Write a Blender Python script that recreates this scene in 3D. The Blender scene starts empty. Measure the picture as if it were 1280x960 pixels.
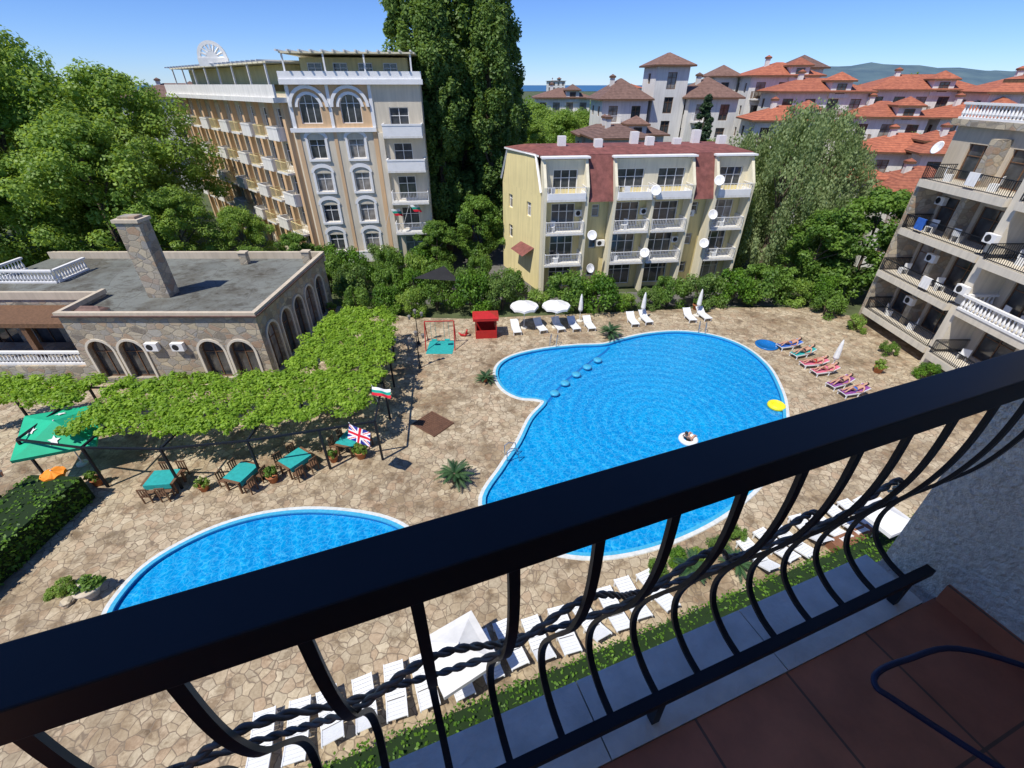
import bpy, math, random
import numpy as np
import bmesh
from mathutils import Vector, Matrix
random.seed(4)
scene=bpy.context.scene
COL=scene.collection
rad=math.radians
# ------------------------------------------------------------------ materials
MATS={}
def nt(name):
    m=bpy.data.materials.new(name); m.use_nodes=True
    t=m.node_tree; b=t.nodes['Principled BSDF']
    MATS[name]=m
    return m,t,b
def lk(t,a,b): t.links.new(a,b)
def coords(t,scale=1.0,kind='Object',loc=None):
    tc=t.nodes.new('ShaderNodeTexCoord'); mp=t.nodes.new('ShaderNodeMapping')
    mp.inputs['Scale'].default_value=(scale,)*3 if not isinstance(scale,tuple) else scale
    if loc: mp.inputs['Location'].default_value=loc
    lk(t,tc.outputs[kind],mp.inputs['Vector']); return mp.outputs['Vector']
def noise(t,vec,scale,detail=4,rough=.6):
    n=t.nodes.new('ShaderNodeTexNoise'); n.inputs['Scale'].default_value=scale
    n.inputs['Detail'].default_value=detail; n.inputs['Roughness'].default_value=rough
    lk(t,vec,n.inputs['Vector']); return n.outputs['Fac']
def ramp(t,fac,stops):
    r=t.nodes.new('ShaderNodeValToRGB'); e=r.color_ramp.elements
    while len(e)<len(stops): e.new(.5)
    for i,(p,c) in enumerate(stops):
        e[i].position=p; e[i].color=(c[0],c[1],c[2],1)
    lk(t,fac,r.inputs['Fac']); return r.outputs['Color']
def mix(t,fac,a,b,mode='MIX'):
    n=t.nodes.new('ShaderNodeMix'); n.data_type='RGBA'; n.blend_type=mode
    for s,x in ((n.inputs['Factor'],fac),(n.inputs['A'],a),(n.inputs['B'],b)):
        if isinstance(x,(int,float)): s.default_value=x
        elif isinstance(x,tuple): s.default_value=(x[0],x[1],x[2],1)
        else: lk(t,x,s)
    return n.outputs['Result']
def bump(t,b,h,strength=.3,dist=.02):
    n=t.nodes.new('ShaderNodeBump'); n.inputs['Strength'].default_value=strength; n.inputs['Distance'].default_value=dist
    lk(t,h,n.inputs['Height']); lk(t,n.outputs['Normal'],b.inputs['Normal'])
def plain(name,col,rough=.6,var=.12,scale=3,metal=0,spec=.4,bmp=0):
    m,t,b=nt(name)
    v=coords(t); n=noise(t,v,scale)
    lo=tuple(c*(1-var) for c in col); hi=tuple(min(1,c*(1+var)) for c in col)
    lk(t,ramp(t,n,[(.3,lo),(.7,hi)]),b.inputs['Base Color'])
    b.inputs['Roughness'].default_value=rough; b.inputs['Metallic'].default_value=metal
    b.inputs['Specular IOR Level'].default_value=spec
    if bmp: bump(t,b,noise(t,v,bmp,5),.4,.01)
    return m
def plaster(name,col):
    m,t,b=nt(name); v=coords(t); n=noise(t,v,.5,5); n2=noise(t,v,6,4)
    v2=coords(t,(3.0,3.0,.25)); st=noise(t,v2,1.2,3)
    c1=ramp(t,n,[(.25,tuple(c*.85 for c in col)),(.7,col)])
    c2=mix(t,.35,c1,ramp(t,st,[(.35,tuple(c*.62 for c in col)),(.6,col)]))
    lk(t,c2,b.inputs['Base Color']); b.inputs['Roughness'].default_value=.85; bump(t,b,n2,.2,.01)
    return m
def foliage(name,dark,light,transl=.35):
    m,t,b=nt(name)
    a=t.nodes.new('ShaderNodeAttribute'); a.attribute_name='tone'
    c=ramp(t,a.outputs['Fac'],[(0,dark),(.5,tuple((dark[i]+light[i])/2 for i in range(3))),(1,light)])
    lk(t,c,b.inputs['Base Color']); b.inputs['Roughness'].default_value=.5; b.inputs['Specular IOR Level'].default_value=.3
    tr=t.nodes.new('ShaderNodeBsdfTranslucent'); lk(t,mix(t,.5,c,(light[0]*1.6,light[1]*1.5,light[2]*.6)),tr.inputs['Color'])
    ms=t.nodes.new('ShaderNodeMixShader'); ms.inputs[0].default_value=transl
    lk(t,b.outputs[0],ms.inputs[1]); lk(t,tr.outputs[0],ms.inputs[2])
    lk(t,ms.outputs[0],t.nodes['Material Output'].inputs['Surface'])
    return m
def voro(t,vec,scale,feature='F1'):
    n=t.nodes.new('ShaderNodeTexVoronoi'); n.feature=feature; n.inputs['Scale'].default_value=scale
    lk(t,vec,n.inputs['Vector']); return n
def warp(t,vec,amt,sc):
    n=t.nodes.new('ShaderNodeTexNoise'); n.inputs['Scale'].default_value=sc; lk(t,vec,n.inputs['Vector'])
    a=t.nodes.new('ShaderNodeVectorMath'); a.operation='MULTIPLY_ADD'
    lk(t,n.outputs['Color'],a.inputs[0]); a.inputs[1].default_value=(amt,)*3; lk(t,vec,a.inputs[2]); return a.outputs[0]
def stones(name,scale,cols,grout,groutw=.04,stain=True,zs=1.0,bs=.5,fine=.35):
    m,t,b=nt(name); v=coords(t,(1,1,zs)); v=warp(t,v,.5/scale,scale*.9)
    vc=voro(t,v,scale); ve=voro(t,v,scale,'DISTANCE_TO_EDGE')
    sp=t.nodes.new('ShaderNodeSeparateColor'); lk(t,vc.outputs['Color'],sp.inputs[0])
    n=len(cols); c=ramp(t,sp.outputs[0],[(i/(n-1),cols[i]) for i in range(n)])
    fn=noise(t,v,9,4); c=mix(t,fine,c,ramp(t,fn,[(.3,tuple(x*.6 for x in cols[0])),(.7,tuple(min(1,x*1.2) for x in cols[-1]))]))
    if stain:
        s=noise(t,v,.3,6,.68); c=mix(t,.85,c,ramp(t,s,[(.37,(.50,.43,.36)),(.53,(1,1,1))]),'MULTIPLY')
        s2=noise(t,v,1.1,6,.72); c=mix(t,.8,c,ramp(t,s2,[(.37,(.42,.36,.30)),(.49,(1,1,1))]),'MULTIPLY')
    e=ramp(t,ve.outputs['Distance'],[(groutw*.3,(0,0,0)),(groutw,(1,1,1))])
    c=mix(t,e,grout,c); lk(t,c,b.inputs['Base Color']); b.inputs['Roughness'].default_value=.8
    bump(t,b,e,bs,.02); return m

M_deck=stones('flagstone',2.7,[(.30,.225,.14),(.54,.43,.28),(.38,.31,.21),(.62,.52,.36),(.42,.29,.18),(.52,.44,.31)],(.20,.15,.10),.05,bs=.4,fine=.3)
M_stonewall=stones('rubble_stone',1.7,[(.17,.14,.11),(.50,.41,.27),(.27,.26,.25),(.60,.50,.34),(.38,.23,.13),(.44,.41,.35)],(.30,.26,.20),.07,False,1.5,fine=.25)
M_earth=plain('earth_grass',(.08,.10,.04),.95,.5,.4)
M_asphalt=plain('asphalt',(.13,.125,.115),.9,.2,2)
M_yel=plaster('yellow_render',(.83,.70,.35)); M_cream=plaster('cream_render',(.80,.73,.54)); M_white=plaster('white_render',(.78,.76,.71))
M_orange=plaster('peach_render',(.72,.48,.27)); M_beige=plaster('beige_render',(.70,.62,.48)); M_grey=plaster('pale_stone_render',(.60,.51,.39))
M_lite=plaster('pale_beige_slab',(.72,.65,.53))
M_trim=plain('white_trim',(.80,.79,.77),.6,.06,2); M_greystone=plain('grey_stone_slab',(.70,.66,.58),.5,.15,9,bmp=40)
M_brownroof=plain('dark_red_metal_roof',(.21,.075,.062),.75,.35,2)
M_felt=stones('weathered_roofing_felt',.5,[(.15,.16,.145),(.19,.20,.18),(.17,.18,.165)],(.11,.11,.10),.02,True,1,.1,.3)
M_black=plain('black_painted_iron',(.008,.011,.017),.5,.2,6,spec=.3)
M_rope=plain('grey_twisted_iron',(.13,.125,.115),.5,.3,40)
M_wood=plain('brown_wood',(.16,.085,.045),.7,.3,8)
M_dark=plain('dark_interior',(.02,.02,.022),.8,.2,1)
M_teal=plain('teal_cloth',(.02,.34,.33),.8,.15,5); M_green=plain('green_canvas',(.01,.42,.22),.7,.1,2)
M_red=plain('red_paint',(.45,.02,.02),.4,.12,4); M_oran=plain('orange_canvas',(.85,.27,.02),.7,.1,3)
M_plastic=plain('white_plastic',(.78,.79,.79),.45,.05,4); M_canvas=plain('white_canvas',(.76,.75,.72),.8,.08,3)
M_terra=plain('terracotta_pot',(.42,.16,.07),.8,.2,8); M_bark=plain('tree_bark',(.13,.10,.07),.95,.4,4,bmp=12)
M_skin=plain('sunburnt_skin',(.50,.27,.18),.5,.08,6); M_hair=plain('dark_hair',(.03,.02,.015),.6,.2,20)
M_navy=plain('navy_steel',(.015,.022,.06),.3,.2,10); M_blue=plain('blue_cloth',(.03,.12,.45),.7,.2,6); M_purple=plain('patterned_purple_cloth',(.22,.06,.25),.8,.6,14)
M_pink=plain('pink_cloth',(.6,.15,.22),.8,.2,8); M_yellow=plain('yellow_vinyl',(.85,.75,.03),.35,.05,3)
M_mosaic=plain('pool_mosaic_blue',(.01,.14,.42),.3,.3,14); M_paleblue=plain('pale_blue_tile',(.06,.38,.60),.3,.15,10)
M_coping=plain('pool_coping',(.62,.64,.62),.5,.14,5); M_brownbrick=plain('brown_brick_band',(.22,.10,.055),.8,.2,6)
M_slat=plain('dark_stained_slats',(.13,.065,.04),.7,.3,8)
M_hedge=foliage('hedge_leaves',(.03,.10,.012),(.17,.32,.03),.3)
M_fA=foliage('acacia_leaves',(.09,.19,.03),(.36,.50,.10),.42); M_fB=foliage('poplar_leaves',(.045,.11,.025),(.22,.33,.08),.38)
M_fC=foliage('birch_leaves',(.12,.19,.065),(.42,.50,.24),.42); M_fD=foliage('vine_leaves',(.12,.24,.02),(.38,.56,.06),.42)
M_fE=foliage('shrub_leaves',(.05,.12,.02),(.22,.36,.06),.36); M_fF=foliage('palm_leaves',(.02,.06,.025),(.07,.14,.05),.15)
M_fG=foliage('conifer_needles',(.012,.038,.016),(.05,.09,.035),.1)
def glassmat(name,col,rough=.08):
    m,t,b=nt(name); v=coords(t); n=noise(t,v,.9,2)
    lk(t,ramp(t,n,[(.35,tuple(c*.5 for c in col)),(.7,tuple(c*1.6 for c in col))]),b.inputs['Base Color'])
    b.inputs['Roughness'].default_value=rough; b.inputs['Specular IOR Level'].default_value=.8; return m
M_glass=glassmat('window_glass',(.06,.065,.07)); M_curtain=glassmat('curtained_glass',(.26,.24,.22),.2)
def rooftile(name,a,b2):
    m,t,b=nt(name); v=coords(t)
    oi=t.nodes.new('ShaderNodeObjectInfo')
    w=t.nodes.new('ShaderNodeTexWave'); w.inputs['Scale'].default_value=1.6; w.inputs['Distortion'].default_value=.6; w.bands_direction='Z'; lk(t,v,w.inputs['Vector'])
    n=noise(t,v,2.2,5); c=ramp(t,n,[(.3,a),(.7,b2)])
    c=mix(t,.45,c,ramp(t,w.outputs['Fac'],[(0,(.35,.35,.35)),(.5,(1,1,1))]),'MULTIPLY')
    c=mix(t,.7,c,ramp(t,oi.outputs['Random'],[(0,(.62,.66,.72)),(1,(1.05,1,.95))]),'MULTIPLY')
    lk(t,c,b.inputs['Base Color']); b.inputs['Roughness'].default_value=.8; bump(t,b,w.outputs['Fac'],.5,.05); return m
M_tileR=rooftile('orange_red_roof_tiles',(.30,.09,.05),(.56,.19,.10)); M_tileB=rooftile('brown_roof_tiles',(.15,.085,.065),(.27,.16,.125))
# water
m,t,b=nt('pool_water'); M_water=m
v=coords(t); vw=warp(t,v,.5,1.4)
big=noise(t,v,.14,3)
c=ramp(t,big,[(.3,(.0,.20,.52)),(.7,(.0,.32,.64))])
br=t.nodes.new('ShaderNodeTexBrick'); br.offset=0; br.inputs['Scale'].default_value=1
br.inputs['Brick Width'].default_value=.16; br.inputs['Row Height'].default_value=.16; br.inputs['Mortar Size'].default_value=.012; br.inputs['Mortar Smooth'].default_value=.6
br.inputs['Color1'].default_value=(.0,.17,.50,1); br.inputs['Color2'].default_value=(.0,.33,.69,1); br.inputs['Mortar'].default_value=(.01,.36,.66,1)
vb=warp(t,v,.09,2.6); lk(t,vb,br.inputs['Vector']); c=mix(t,.5,c,br.outputs['Color'])
fn=noise(t,vw,5.5,5,.75); gl=ramp(t,fn,[(.50,(0,0,0)),(.72,(.7,.7,.7))]); c=mix(t,gl,c,(.08,.56,.86))  # glints painted as lighter flecks in the water colour
ve=voro(t,vw,3.4,'DISTANCE_TO_EDGE'); ca=ramp(t,ve.outputs['Distance'],[(0,(.22,.22,.22)),(.07,(0,0,0))]); c=mix(t,ca,c,(.2,.68,.9))  # bright caustic lines painted into the water colour
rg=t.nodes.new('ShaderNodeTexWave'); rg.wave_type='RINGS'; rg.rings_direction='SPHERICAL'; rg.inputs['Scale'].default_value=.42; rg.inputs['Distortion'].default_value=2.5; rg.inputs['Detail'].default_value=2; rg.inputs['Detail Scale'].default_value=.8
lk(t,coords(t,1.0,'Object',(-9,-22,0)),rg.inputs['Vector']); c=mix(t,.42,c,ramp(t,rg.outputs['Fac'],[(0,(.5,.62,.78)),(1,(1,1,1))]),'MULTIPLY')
lk(t,c,b.inputs['Base Color']); b.inputs['Roughness'].default_value=.05; b.inputs['Specular IOR Level'].default_value=.4
bump(t,b,mix(t,.4,fn,rg.outputs['Fac']),.5,.05)
# terracotta tiles
m,t,b=nt('terracotta_floor_tiles'); M_tiles=m
v=coords(t); br=t.nodes.new('ShaderNodeTexBrick'); br.offset=0; br.inputs['Scale'].default_value=1
br.inputs['Brick Width'].default_value=.33; br.inputs['Row Height'].default_value=.33; br.inputs['Mortar Size'].default_value=.004
br.inputs['Color1'].default_value=(.52,.18,.09,1); br.inputs['Color2'].default_value=(.42,.14,.075,1); br.inputs['Mortar'].default_value=(.15,.08,.05,1)
lk(t,v,br.inputs['Vector']); lk(t,mix(t,.6,br.outputs['Color'],ramp(t,noise(t,v,7,5),[(.3,(.55,.55,.55)),(.7,(1.2,1.2,1.2))]),'MULTIPLY'),b.inputs['Base Color']); b.inputs['Roughness'].default_value=.4
# stucco
m,t,b=nt('rough_grey_stucco'); M_stucco=m
v=coords(t); lk(t,ramp(t,noise(t,v,60,4),[(.3,(.56,.51,.43)),(.7,(.80,.74,.64))]),b.inputs['Base Color']); b.inputs['Roughness'].default_value=.95; bump(t,b,noise(t,v,55,3),1,.02)
M_sea=plain('sea_water',(.03,.12,.24),.4,.1,.002)
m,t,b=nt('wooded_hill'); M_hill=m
v=coords(t); lk(t,ramp(t,noise(t,v,.006,6),[(.35,(.06,.11,.15)),(.6,(.095,.155,.18)),(.8,(.14,.19,.20))]),b.inputs['Base Color']); b.inputs['Roughness'].default_value=1  # bluish distance haze is painted into the hill's base colour

# ------------------------------------------------------------------ mesh builder
class MB:
    def __init__(s): s.v=[];s.f=[];s.m=[]
    def poly(s,pts,mi=0):
        n=len(s.v); s.v+= [tuple(p) for p in pts]; s.f.append(tuple(range(n,n+len(pts)))); s.m.append(mi)
    def box(s,x0,x1,y0,y1,z0,z1,mi=0,M=None):
        n=len(s.v); P=[(x0,y0,z0),(x1,y0,z0),(x1,y1,z0),(x0,y1,z0),(x0,y0,z1),(x1,y0,z1),(x1,y1,z1),(x0,y1,z1)]
        if M is not None: P=[tuple(M@Vector(p)) for p in P]
        s.v+=P
        for f in ((0,3,2,1),(4,5,6,7),(0,1,5,4),(1,2,6,5),(2,3,7,6),(3,0,4,7)): s.f.append(tuple(n+i for i in f)); s.m.append(mi)
    def tube(s,pts,radii,n=6,mi=0,cap=True,ph=0):
        pts=[Vector(p) for p in pts]
        if not isinstance(radii,(list,tuple)): radii=[radii]*len(pts)
        base=len(s.v); up=Vector((0,0,1))
        d0=(pts[1]-pts[0]).normalized()
        a=d0.cross(up) if abs(d0.z)<.95 else d0.cross(Vector((1,0,0))); a.normalize()
        for i,p in enumerate(pts):
            d=(pts[min(i+1,len(pts)-1)]-pts[max(i-1,0)]).normalized()
            a=(a-d*a.dot(d))
            if a.length<1e-5: a=d.orthogonal()
            a.normalize(); bb=d.cross(a)
            for k in range(n):
                q=2*math.pi*k/n+ph; s.v.append(tuple(p+(a*math.cos(q)+bb*math.sin(q))*radii[i]))
        for i in range(len(pts)-1):
            for k in range(n):
                k2=(k+1)%n; s.f.append((base+i*n+k,base+i*n+k2,base+(i+1)*n+k2,base+(i+1)*n+k)); s.m.append(mi)
        if cap:
            s.f.append(tuple(base+k for k in range(n))[::-1]); s.m.append(mi)
            e=base+(len(pts)-1)*n; s.f.append(tuple(e+k for k in range(n))); s.m.append(mi)
    def lathe(s,prof,c=(0,0,0),n=12,mi=0):
        base=len(s.v)
        for r,z in prof:
            for k in range(n):
                q=2*math.pi*k/n; s.v.append((c[0]+r*math.cos(q),c[1]+r*math.sin(q),c[2]+z))
        for i in range(len(prof)-1):
            for k in range(n):
                k2=(k+1)%n; s.f.append((base+i*n+k,base+i*n+k2,base+(i+1)*n+k2,base+(i+1)*n+k)); s.m.append(mi)
    def hip(s,x0,x1,y0,y1,z,h,ov=.5,mi=0):
        x0-=ov;x1+=ov;y0-=ov;y1+=ov; w=x1-x0;d=y1-y0;r=min(w,d)/2
        if w>=d: a=(x0+r,(y0+y1)/2,z+h); c=(x1-r,(y0+y1)/2,z+h)
        else: a=((x0+x1)/2,y0+r,z+h); c=((x0+x1)/2,y1-r,z+h)
        A,B,C,D=(x0,y0,z),(x1,y0,z),(x1,y1,z),(x0,y1,z)
        if w>=d:
            s.poly([A,B,c,a],mi);s.poly([B,C,c],mi);s.poly([C,D,a,c],mi);s.poly([D,A,a],mi)
        else:
            s.poly([A,B,a],mi);s.poly([B,C,c,a],mi);s.poly([C,D,c],mi);s.poly([D,A,a,c],mi)
        s.box(x0+.02,x1-.02,y0+.02,y1-.02,z-.2,z-.005,mi+1)
    def mesh(s,name,mats,smooth=False):
        me=bpy.data.meshes.new(name); me.from_pydata(s.v,[],s.f)
        for m_ in mats: me.materials.append(m_)
        me.polygons.foreach_set('material_index',s.m)
        if smooth: me.polygons.foreach_set('use_smooth',[True]*len(s.f))
        me.update(); return me
def link(name,data=None,parent=None,loc=(0,0,0),rz=0,rot=None,scale=None,**kw):
    o=bpy.data.objects.new(name,data); COL.objects.link(o)
    if parent: o.parent=parent
    o.location=loc; o.rotation_euler=rot if rot else (0,0,rz)
    if scale: o.scale=scale if isinstance(scale,(tuple,list)) else (scale,)*3
    for k,v_ in kw.items(): o[k]=v_
    return o
def thing(name,label,cat,loc=(0,0,0),rz=0,data=None,group=None,scale=None,rot=None):
    o=link(name,data,None,loc,rz,rot,scale,label=label,category=cat)
    if group: o['group']=group
    return o

# ------------------------------------------------------------------ foliage
def leafcloud(name,cent,rads,per,size,mat,seed,up=.5,tones=None,droop=0):
    r=np.random.default_rng(seed); cent=np.array(cent,float); rads=np.array(rads,float)
    if rads.ndim==1: rads=np.repeat(rads[:,None],3,1)
    n=len(cent); N=n*per; idx=np.repeat(np.arange(n),per)
    d=r.normal(size=(N,3)); d/=np.linalg.norm(d,axis=1)[:,None]
    rr=r.uniform(.25,1.05,size=(N,1))**.6
    P=cent[idx]+d*rr*rads[idx]
    ct=r.uniform(0,1,n) if tones is None else np.array(tones)
    nv=d*.7+r.normal(size=(N,3))*.5+np.array([0,0,up]); nv/=np.linalg.norm(nv,axis=1)[:,None]
    a=np.cross(nv,r.normal(size=(N,3))); a/=np.linalg.norm(a,axis=1)[:,None]
    if droop: a=a*(1-droop)+np.array([0,0,-droop]); a/=np.linalg.norm(a,axis=1)[:,None]
    bb=np.cross(nv,a); bb/=np.linalg.norm(bb,axis=1)[:,None]+1e-6
    s=size*r.uniform(.6,1.4,size=(N,1))
    V=np.stack([P-a*s*.5,P-bb*s*.32,P+a*s*.5,P+bb*s*.32],1).reshape(-1,3)
    me=bpy.data.meshes.new(name); me.vertices.add(4*N); me.vertices.foreach_set('co',V.ravel())
    me.loops.add(4*N); me.loops.foreach_set('vertex_index',np.arange(4*N,dtype=np.int32))
    me.polygons.add(N); me.polygons.foreach_set('loop_start',np.arange(0,4*N,4,dtype=np.int32))
    me.update(calc_edges=True)
    tone=np.clip(.5*ct[idx]+.5*r.uniform(0,1,N)*1.0,0,1)
    at=me.attributes.new('tone','FLOAT','POINT'); at.data.foreach_set('value',np.repeat(tone,4).astype(np.float32))
    me.materials.append(mat); return me
def make_tree(kind,mat,seed,H,R,z0,ncl,per,leaf,shape='round'):
    r=random.Random(seed); cl=[];ra=[]
    for i in range(ncl):
        q=r.random()
        if shape=='round': prof=math.sin(math.pi*min(1,.12+q*.86))**.6
        elif shape=='poplar': prof=(math.sin(math.pi*min(.97,.10+q*.85))**.55)*(1-.25*q)
        elif shape=='cone': prof=(1-q)*.95+.06
        else: prof=math.sin(math.pi*min(1,.15+q*.8))**.7
        an=r.random()*6.283; rr=math.sqrt(r.uniform(.12,1))*R*prof*r.uniform(.72,1.14)
        cl.append((rr*math.cos(an),rr*math.sin(an),z0+q*(H-z0)))
        k=R*{'poplar':.16,'birch':.10}.get(shape,.18)*r.uniform(.6,1.5)*(1 if shape!='cone' else .6+.6*(1-q))
        ra.append((k,k,k*{'poplar':1.6,'birch':3.0}.get(shape,.75)))
    crown=leafcloud(kind+'_crown',cl,ra,per,leaf,mat,seed,.6,None,.65 if shape=='birch' else 0)
    mb=MB(); rt=max(.12,H*.02)
    mb.tube([(0,0,-.3),(0.05*R*.3,0,z0*.6),(0,.08*R*.3,z0+(H-z0)*.4),(0,0,H*.88)],[rt*1.3,rt,rt*.6,rt*.12],8)
    for i in range(0,ncl,max(1,ncl//16)):
        c_=cl[i]; zb=max(z0*.6,c_[2]*.62)
        mb.tube([(0,0,zb),(c_[0]*.5,c_[1]*.5,(zb+c_[2])/2+.2),c_],[rt*.45,rt*.25,rt*.08],5)
    return mb.mesh(kind+'_trunk',[M_bark]),crown
TREES={}
def tree(key,loc,scale=1,rz=0,label='',cat='tree',name='tree',group=None,args=None):
    if key not in TREES: TREES[key]=make_tree(key,*args)
    tm,cm=TREES[key]
    o=thing(name,label,cat,loc,rz,group=group,scale=scale)
    link('trunk',tm,o); link('crown',cm,o); return o
A_aca=(M_fA,11,20,8.5,4,190,260,.36); A_aca2=(M_fA,15,16,7,2.5,150,240,.34)
A_pop=(M_fB,21,29,4.7,2.0,260,230,.38,'poplar'); A_birch=(M_fC,31,14.5,4.8,1.0,210,100,.24,'birch'); A_con=(M_fG,41,16,3.2,1,120,200,.3,'cone')
A_small=(M_fE,51,9,4.2,1.2,100,200,.30)
gA='leafy garden trees'
for x,y,s_,rz in [(-49,49,1.03,0),(-41.5,55,.9,1.3),(-60,60,1.15,2.2),(-58,44,.95,3.6),(-70,52,1.2,.4)]:
    tree('aca',(x,y,0),s_,rz,'tall light green leafy tree beyond the stone restaurant','tree','leafy_tree',gA,A_aca)
for x,y,s_,rz in [(-32,44.5,.55,.3),(-38.5,45,.9,2),(-27.5,47,.42,4),(-47,42,.85,5)]:
    tree('aca2',(x,y,0),s_,rz,'rounded leafy tree close behind the flat roofed restaurant','tree','leafy_tree',gA,A_aca2)
tree('con',(-64,52,0),1.35,0,'dark conifer rising behind leafy trees','tree','conifer_tree',None,A_con)
for x,y,s_,rz in [(-9.8,59,1.0,0),(-5.9,62,1.14,2),(-2.4,58,.80,4),(-7.8,56,.8,1),(-1.9,67,.92,3)]:
    tree('pop',(x,y,0),s_,rz,'very tall dense dark green poplar between two apartment buildings','poplar tree','poplar_tree','tall poplars between the apartment buildings',A_pop)
for x,y,s_,rz in [(26.6,48,1.0,0),(30.5,49.5,.98,2),(23.8,51,.85,4),(34.0,51,.8,5)]:
    tree('birch',(x,y,0),s_,rz,'feathery pale green birch beside the yellow apartment building','birch tree','birch_tree','pale green birches by the yellow building',A_birch)
for x,y,s_,rz,l in [(32.4,41.6,1.02,0,'bright round tree beside the grey apartment building'),(29,43,.8,2,'bright round tree beside the grey apartment building'),(-3.8,52,.75,1,'leafy tree in the alley beside the yellow building'),(-8,49,.55,3,'leafy tree in the alley beside the yellow building'),(-22,46,.5,2,'small garden tree below the beige building'),(-25,43,.45,2.6,'small garden tree below the beige building')]:
    tree('small',(x,y,0),s_,rz,l,'tree','leafy_tree',None,A_small)
tree('con',(27,74,0),.98,1,'conifer beside white resort houses','tree','conifer_tree',None,A_con)
for i,(x,y,s_) in enumerate([(2,78,.78),(8,84,.82),(-3,88,.9),(13,92,.8),(5,98,.85),(38,70,.7),(50,66,.7),(20,104,.9),(57,95,1.05),(75,100,1.1),(-14,76,.9),(44,80,.85),(30,78,.6),(66,84,.8)]):
    tree('aca2',(x,y,0),s_,i*.9,'green tree among resort houses','tree','leafy_tree','trees among the resort houses',A_aca2)
r=random.Random(5); cl=[];ra=[]
for i in range(420):
    x=r.uniform(-260,330); y=r.uniform(125,330); h=r.uniform(6,11.5); cl.append((x,y,h*.6)); q=r.uniform(4,7); ra.append((q,q,h*.55))
link('woodland',leafcloud('woodland',cl,ra,110,2.2,M_fE,9),label='distant belt of green trees beyond the resort',category='woodland',kind='stuff')

# ------------------------------------------------------------------ ground, deck, pools
def cat(pts,n=6):
    out=[];N=len(pts)
    for i in range(N):
        p0,p1,p2,p3=[Vector(pts[(i+k-1)%N]) for k in range(4)]
        for j in range(n):
            q=j/n; out.append(.5*((2*p1)+(-p0+p2)*q+(2*p0-5*p1+4*p2-p3)*q*q+(-p0+3*p1-3*p2+p3)*q**3))
    return [(p[0],p[1]) for p in out]
P1=cat([(-1.0,27.1),(-.7,28.6),(.5,29.8),(2.6,30.7),(5,31.2),(7.2,31.4),(8.7,32.2),(11.1,33.2),(13.8,33.6),(16.2,32.9),(17.8,31.1),(18.3,28.3),(17.8,25.4),(17.0,23.1),(15.6,20.4),(13.4,17.6),(11,15.5),(8.4,13.9),(5.6,12.8),(3,12.5),(.4,13.3),(-1.3,15.3),(-.4,17.8),(.5,19.8),(1.25,22.0),(2.2,23.7),(1.6,24.2),(.5,24.4),(-.5,25.4)])
P2=cat([(-15.5,10.4),(-15.2,12.0),(-13.8,13.5),(-12,14.4),(-9.9,14.75),(-7.6,14.6),(-5.7,14.1),(-4.5,13.2),(-4.6,12),(-6.2,10.9),(-8.5,10.0),(-11.2,9.2),(-13.8,9.0),(-15.1,9.4)])
def area(p): return sum(p[i][0]*p[(i+1)%len(p)][1]-p[(i+1)%len(p)][0]*p[i][1] for i in range(len(p)))/2
def off(P,d):
    s_=1 if area(P)>0 else -1; out=[];N=len(P)
    for i in range(N):
        a=Vector(P[i-1]);c_=Vector(P[(i+1)%N]); t_=(c_-a).normalized(); out.append((P[i][0]+t_.y*d*s_,P[i][1]-t_.x*d*s_))
    return out
def holed(outer,holes,z,name,mat):
    bm=bmesh.new(); es=[]
    for lp in [outer]+holes:
        vs=[bm.verts.new((x,y,z)) for x,y in lp]
        es+=[bm.edges.new((vs[i],vs[(i+1)%len(vs)])) for i in range(len(vs))]
    bmesh.ops.triangle_fill(bm,edges=es,use_beauty=True,use_dissolve=False)
    bmesh.ops.recalc_face_normals(bm,faces=bm.faces)
    if sum(f.normal.z for f in bm.faces)<0: bmesh.ops.reverse_faces(bm,faces=bm.faces)
    me=bpy.data.meshes.new(name); bm.to_mesh(me); bm.free(); me.materials.append(mat); return me
mb=MB(); mb.poly([(-9000,-600,-.3),(9000,-600,-.3),(9000,14000,-.3),(-9000,14000,-.3)])
link('ground',mb.mesh('ground',[M_earth]),kind='structure')
deck_outer=[(-34,-3),(34,8),(34,34),(27,38.6),(18,38.6),(8,37.4),(-4,36.2),(-9,36.5),(-16,39),(-16,26),(-34,26)]
link('paved_terrace',holed(deck_outer,[P1,P2],0,'paved_terrace',M_deck),kind='structure')
mb=MB()
mb.poly([(-9,40,-.28),(2,40,-.28),(1,110,-.28),(-9,110,-.28)]); mb.poly([(2,39.5,-.276),(27,39.5,-.276),(27,43,-.276),(2,43,-.276)])
link('road',mb.mesh('road',[M_asphalt]),kind='structure')
def ring(mb,A,B,za,zb,mi=0):
    n=len(A)
    for i in range(n):
        j=(i+1)%n; mb.poly([(A[i][0],A[i][1],za),(A[j][0],A[j][1],za),(B[j][0],B[j][1],zb),(B[i][0],B[i][1],zb)],mi)
for P,lab in ((P1,'large curved blue swimming pool with pale coping'),(P2,'small kidney shaped blue swimming pool with pale coping')):
    o=thing('swimming_pool',lab,'swimming pool',(0,0,0))
    mb=MB(); O_=off(P,.36)
    ring(mb,O_,off(P,.34),0.0,.05,0); ring(mb,off(P,.34),off(P,.16),.05,.05,0); ring(mb,off(P,.16),off(P,-.02),.051,.051,1); ring(mb,off(P,-.02),off(P,-.02),.051,-.02,1); ring(mb,off(P,-.02),off(P,-.025),-.02,-.3,2)
    link('coping',mb.mesh('coping',[M_coping,M_paleblue,M_mosaic]),o)
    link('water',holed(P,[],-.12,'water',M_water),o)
arc=[(2.3,23.9),(3.0,25.3),(3.9,26.7),(5.0,28.1),(6.1,29.4),(7.1,30.5),(7.6,31.3)]
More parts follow.
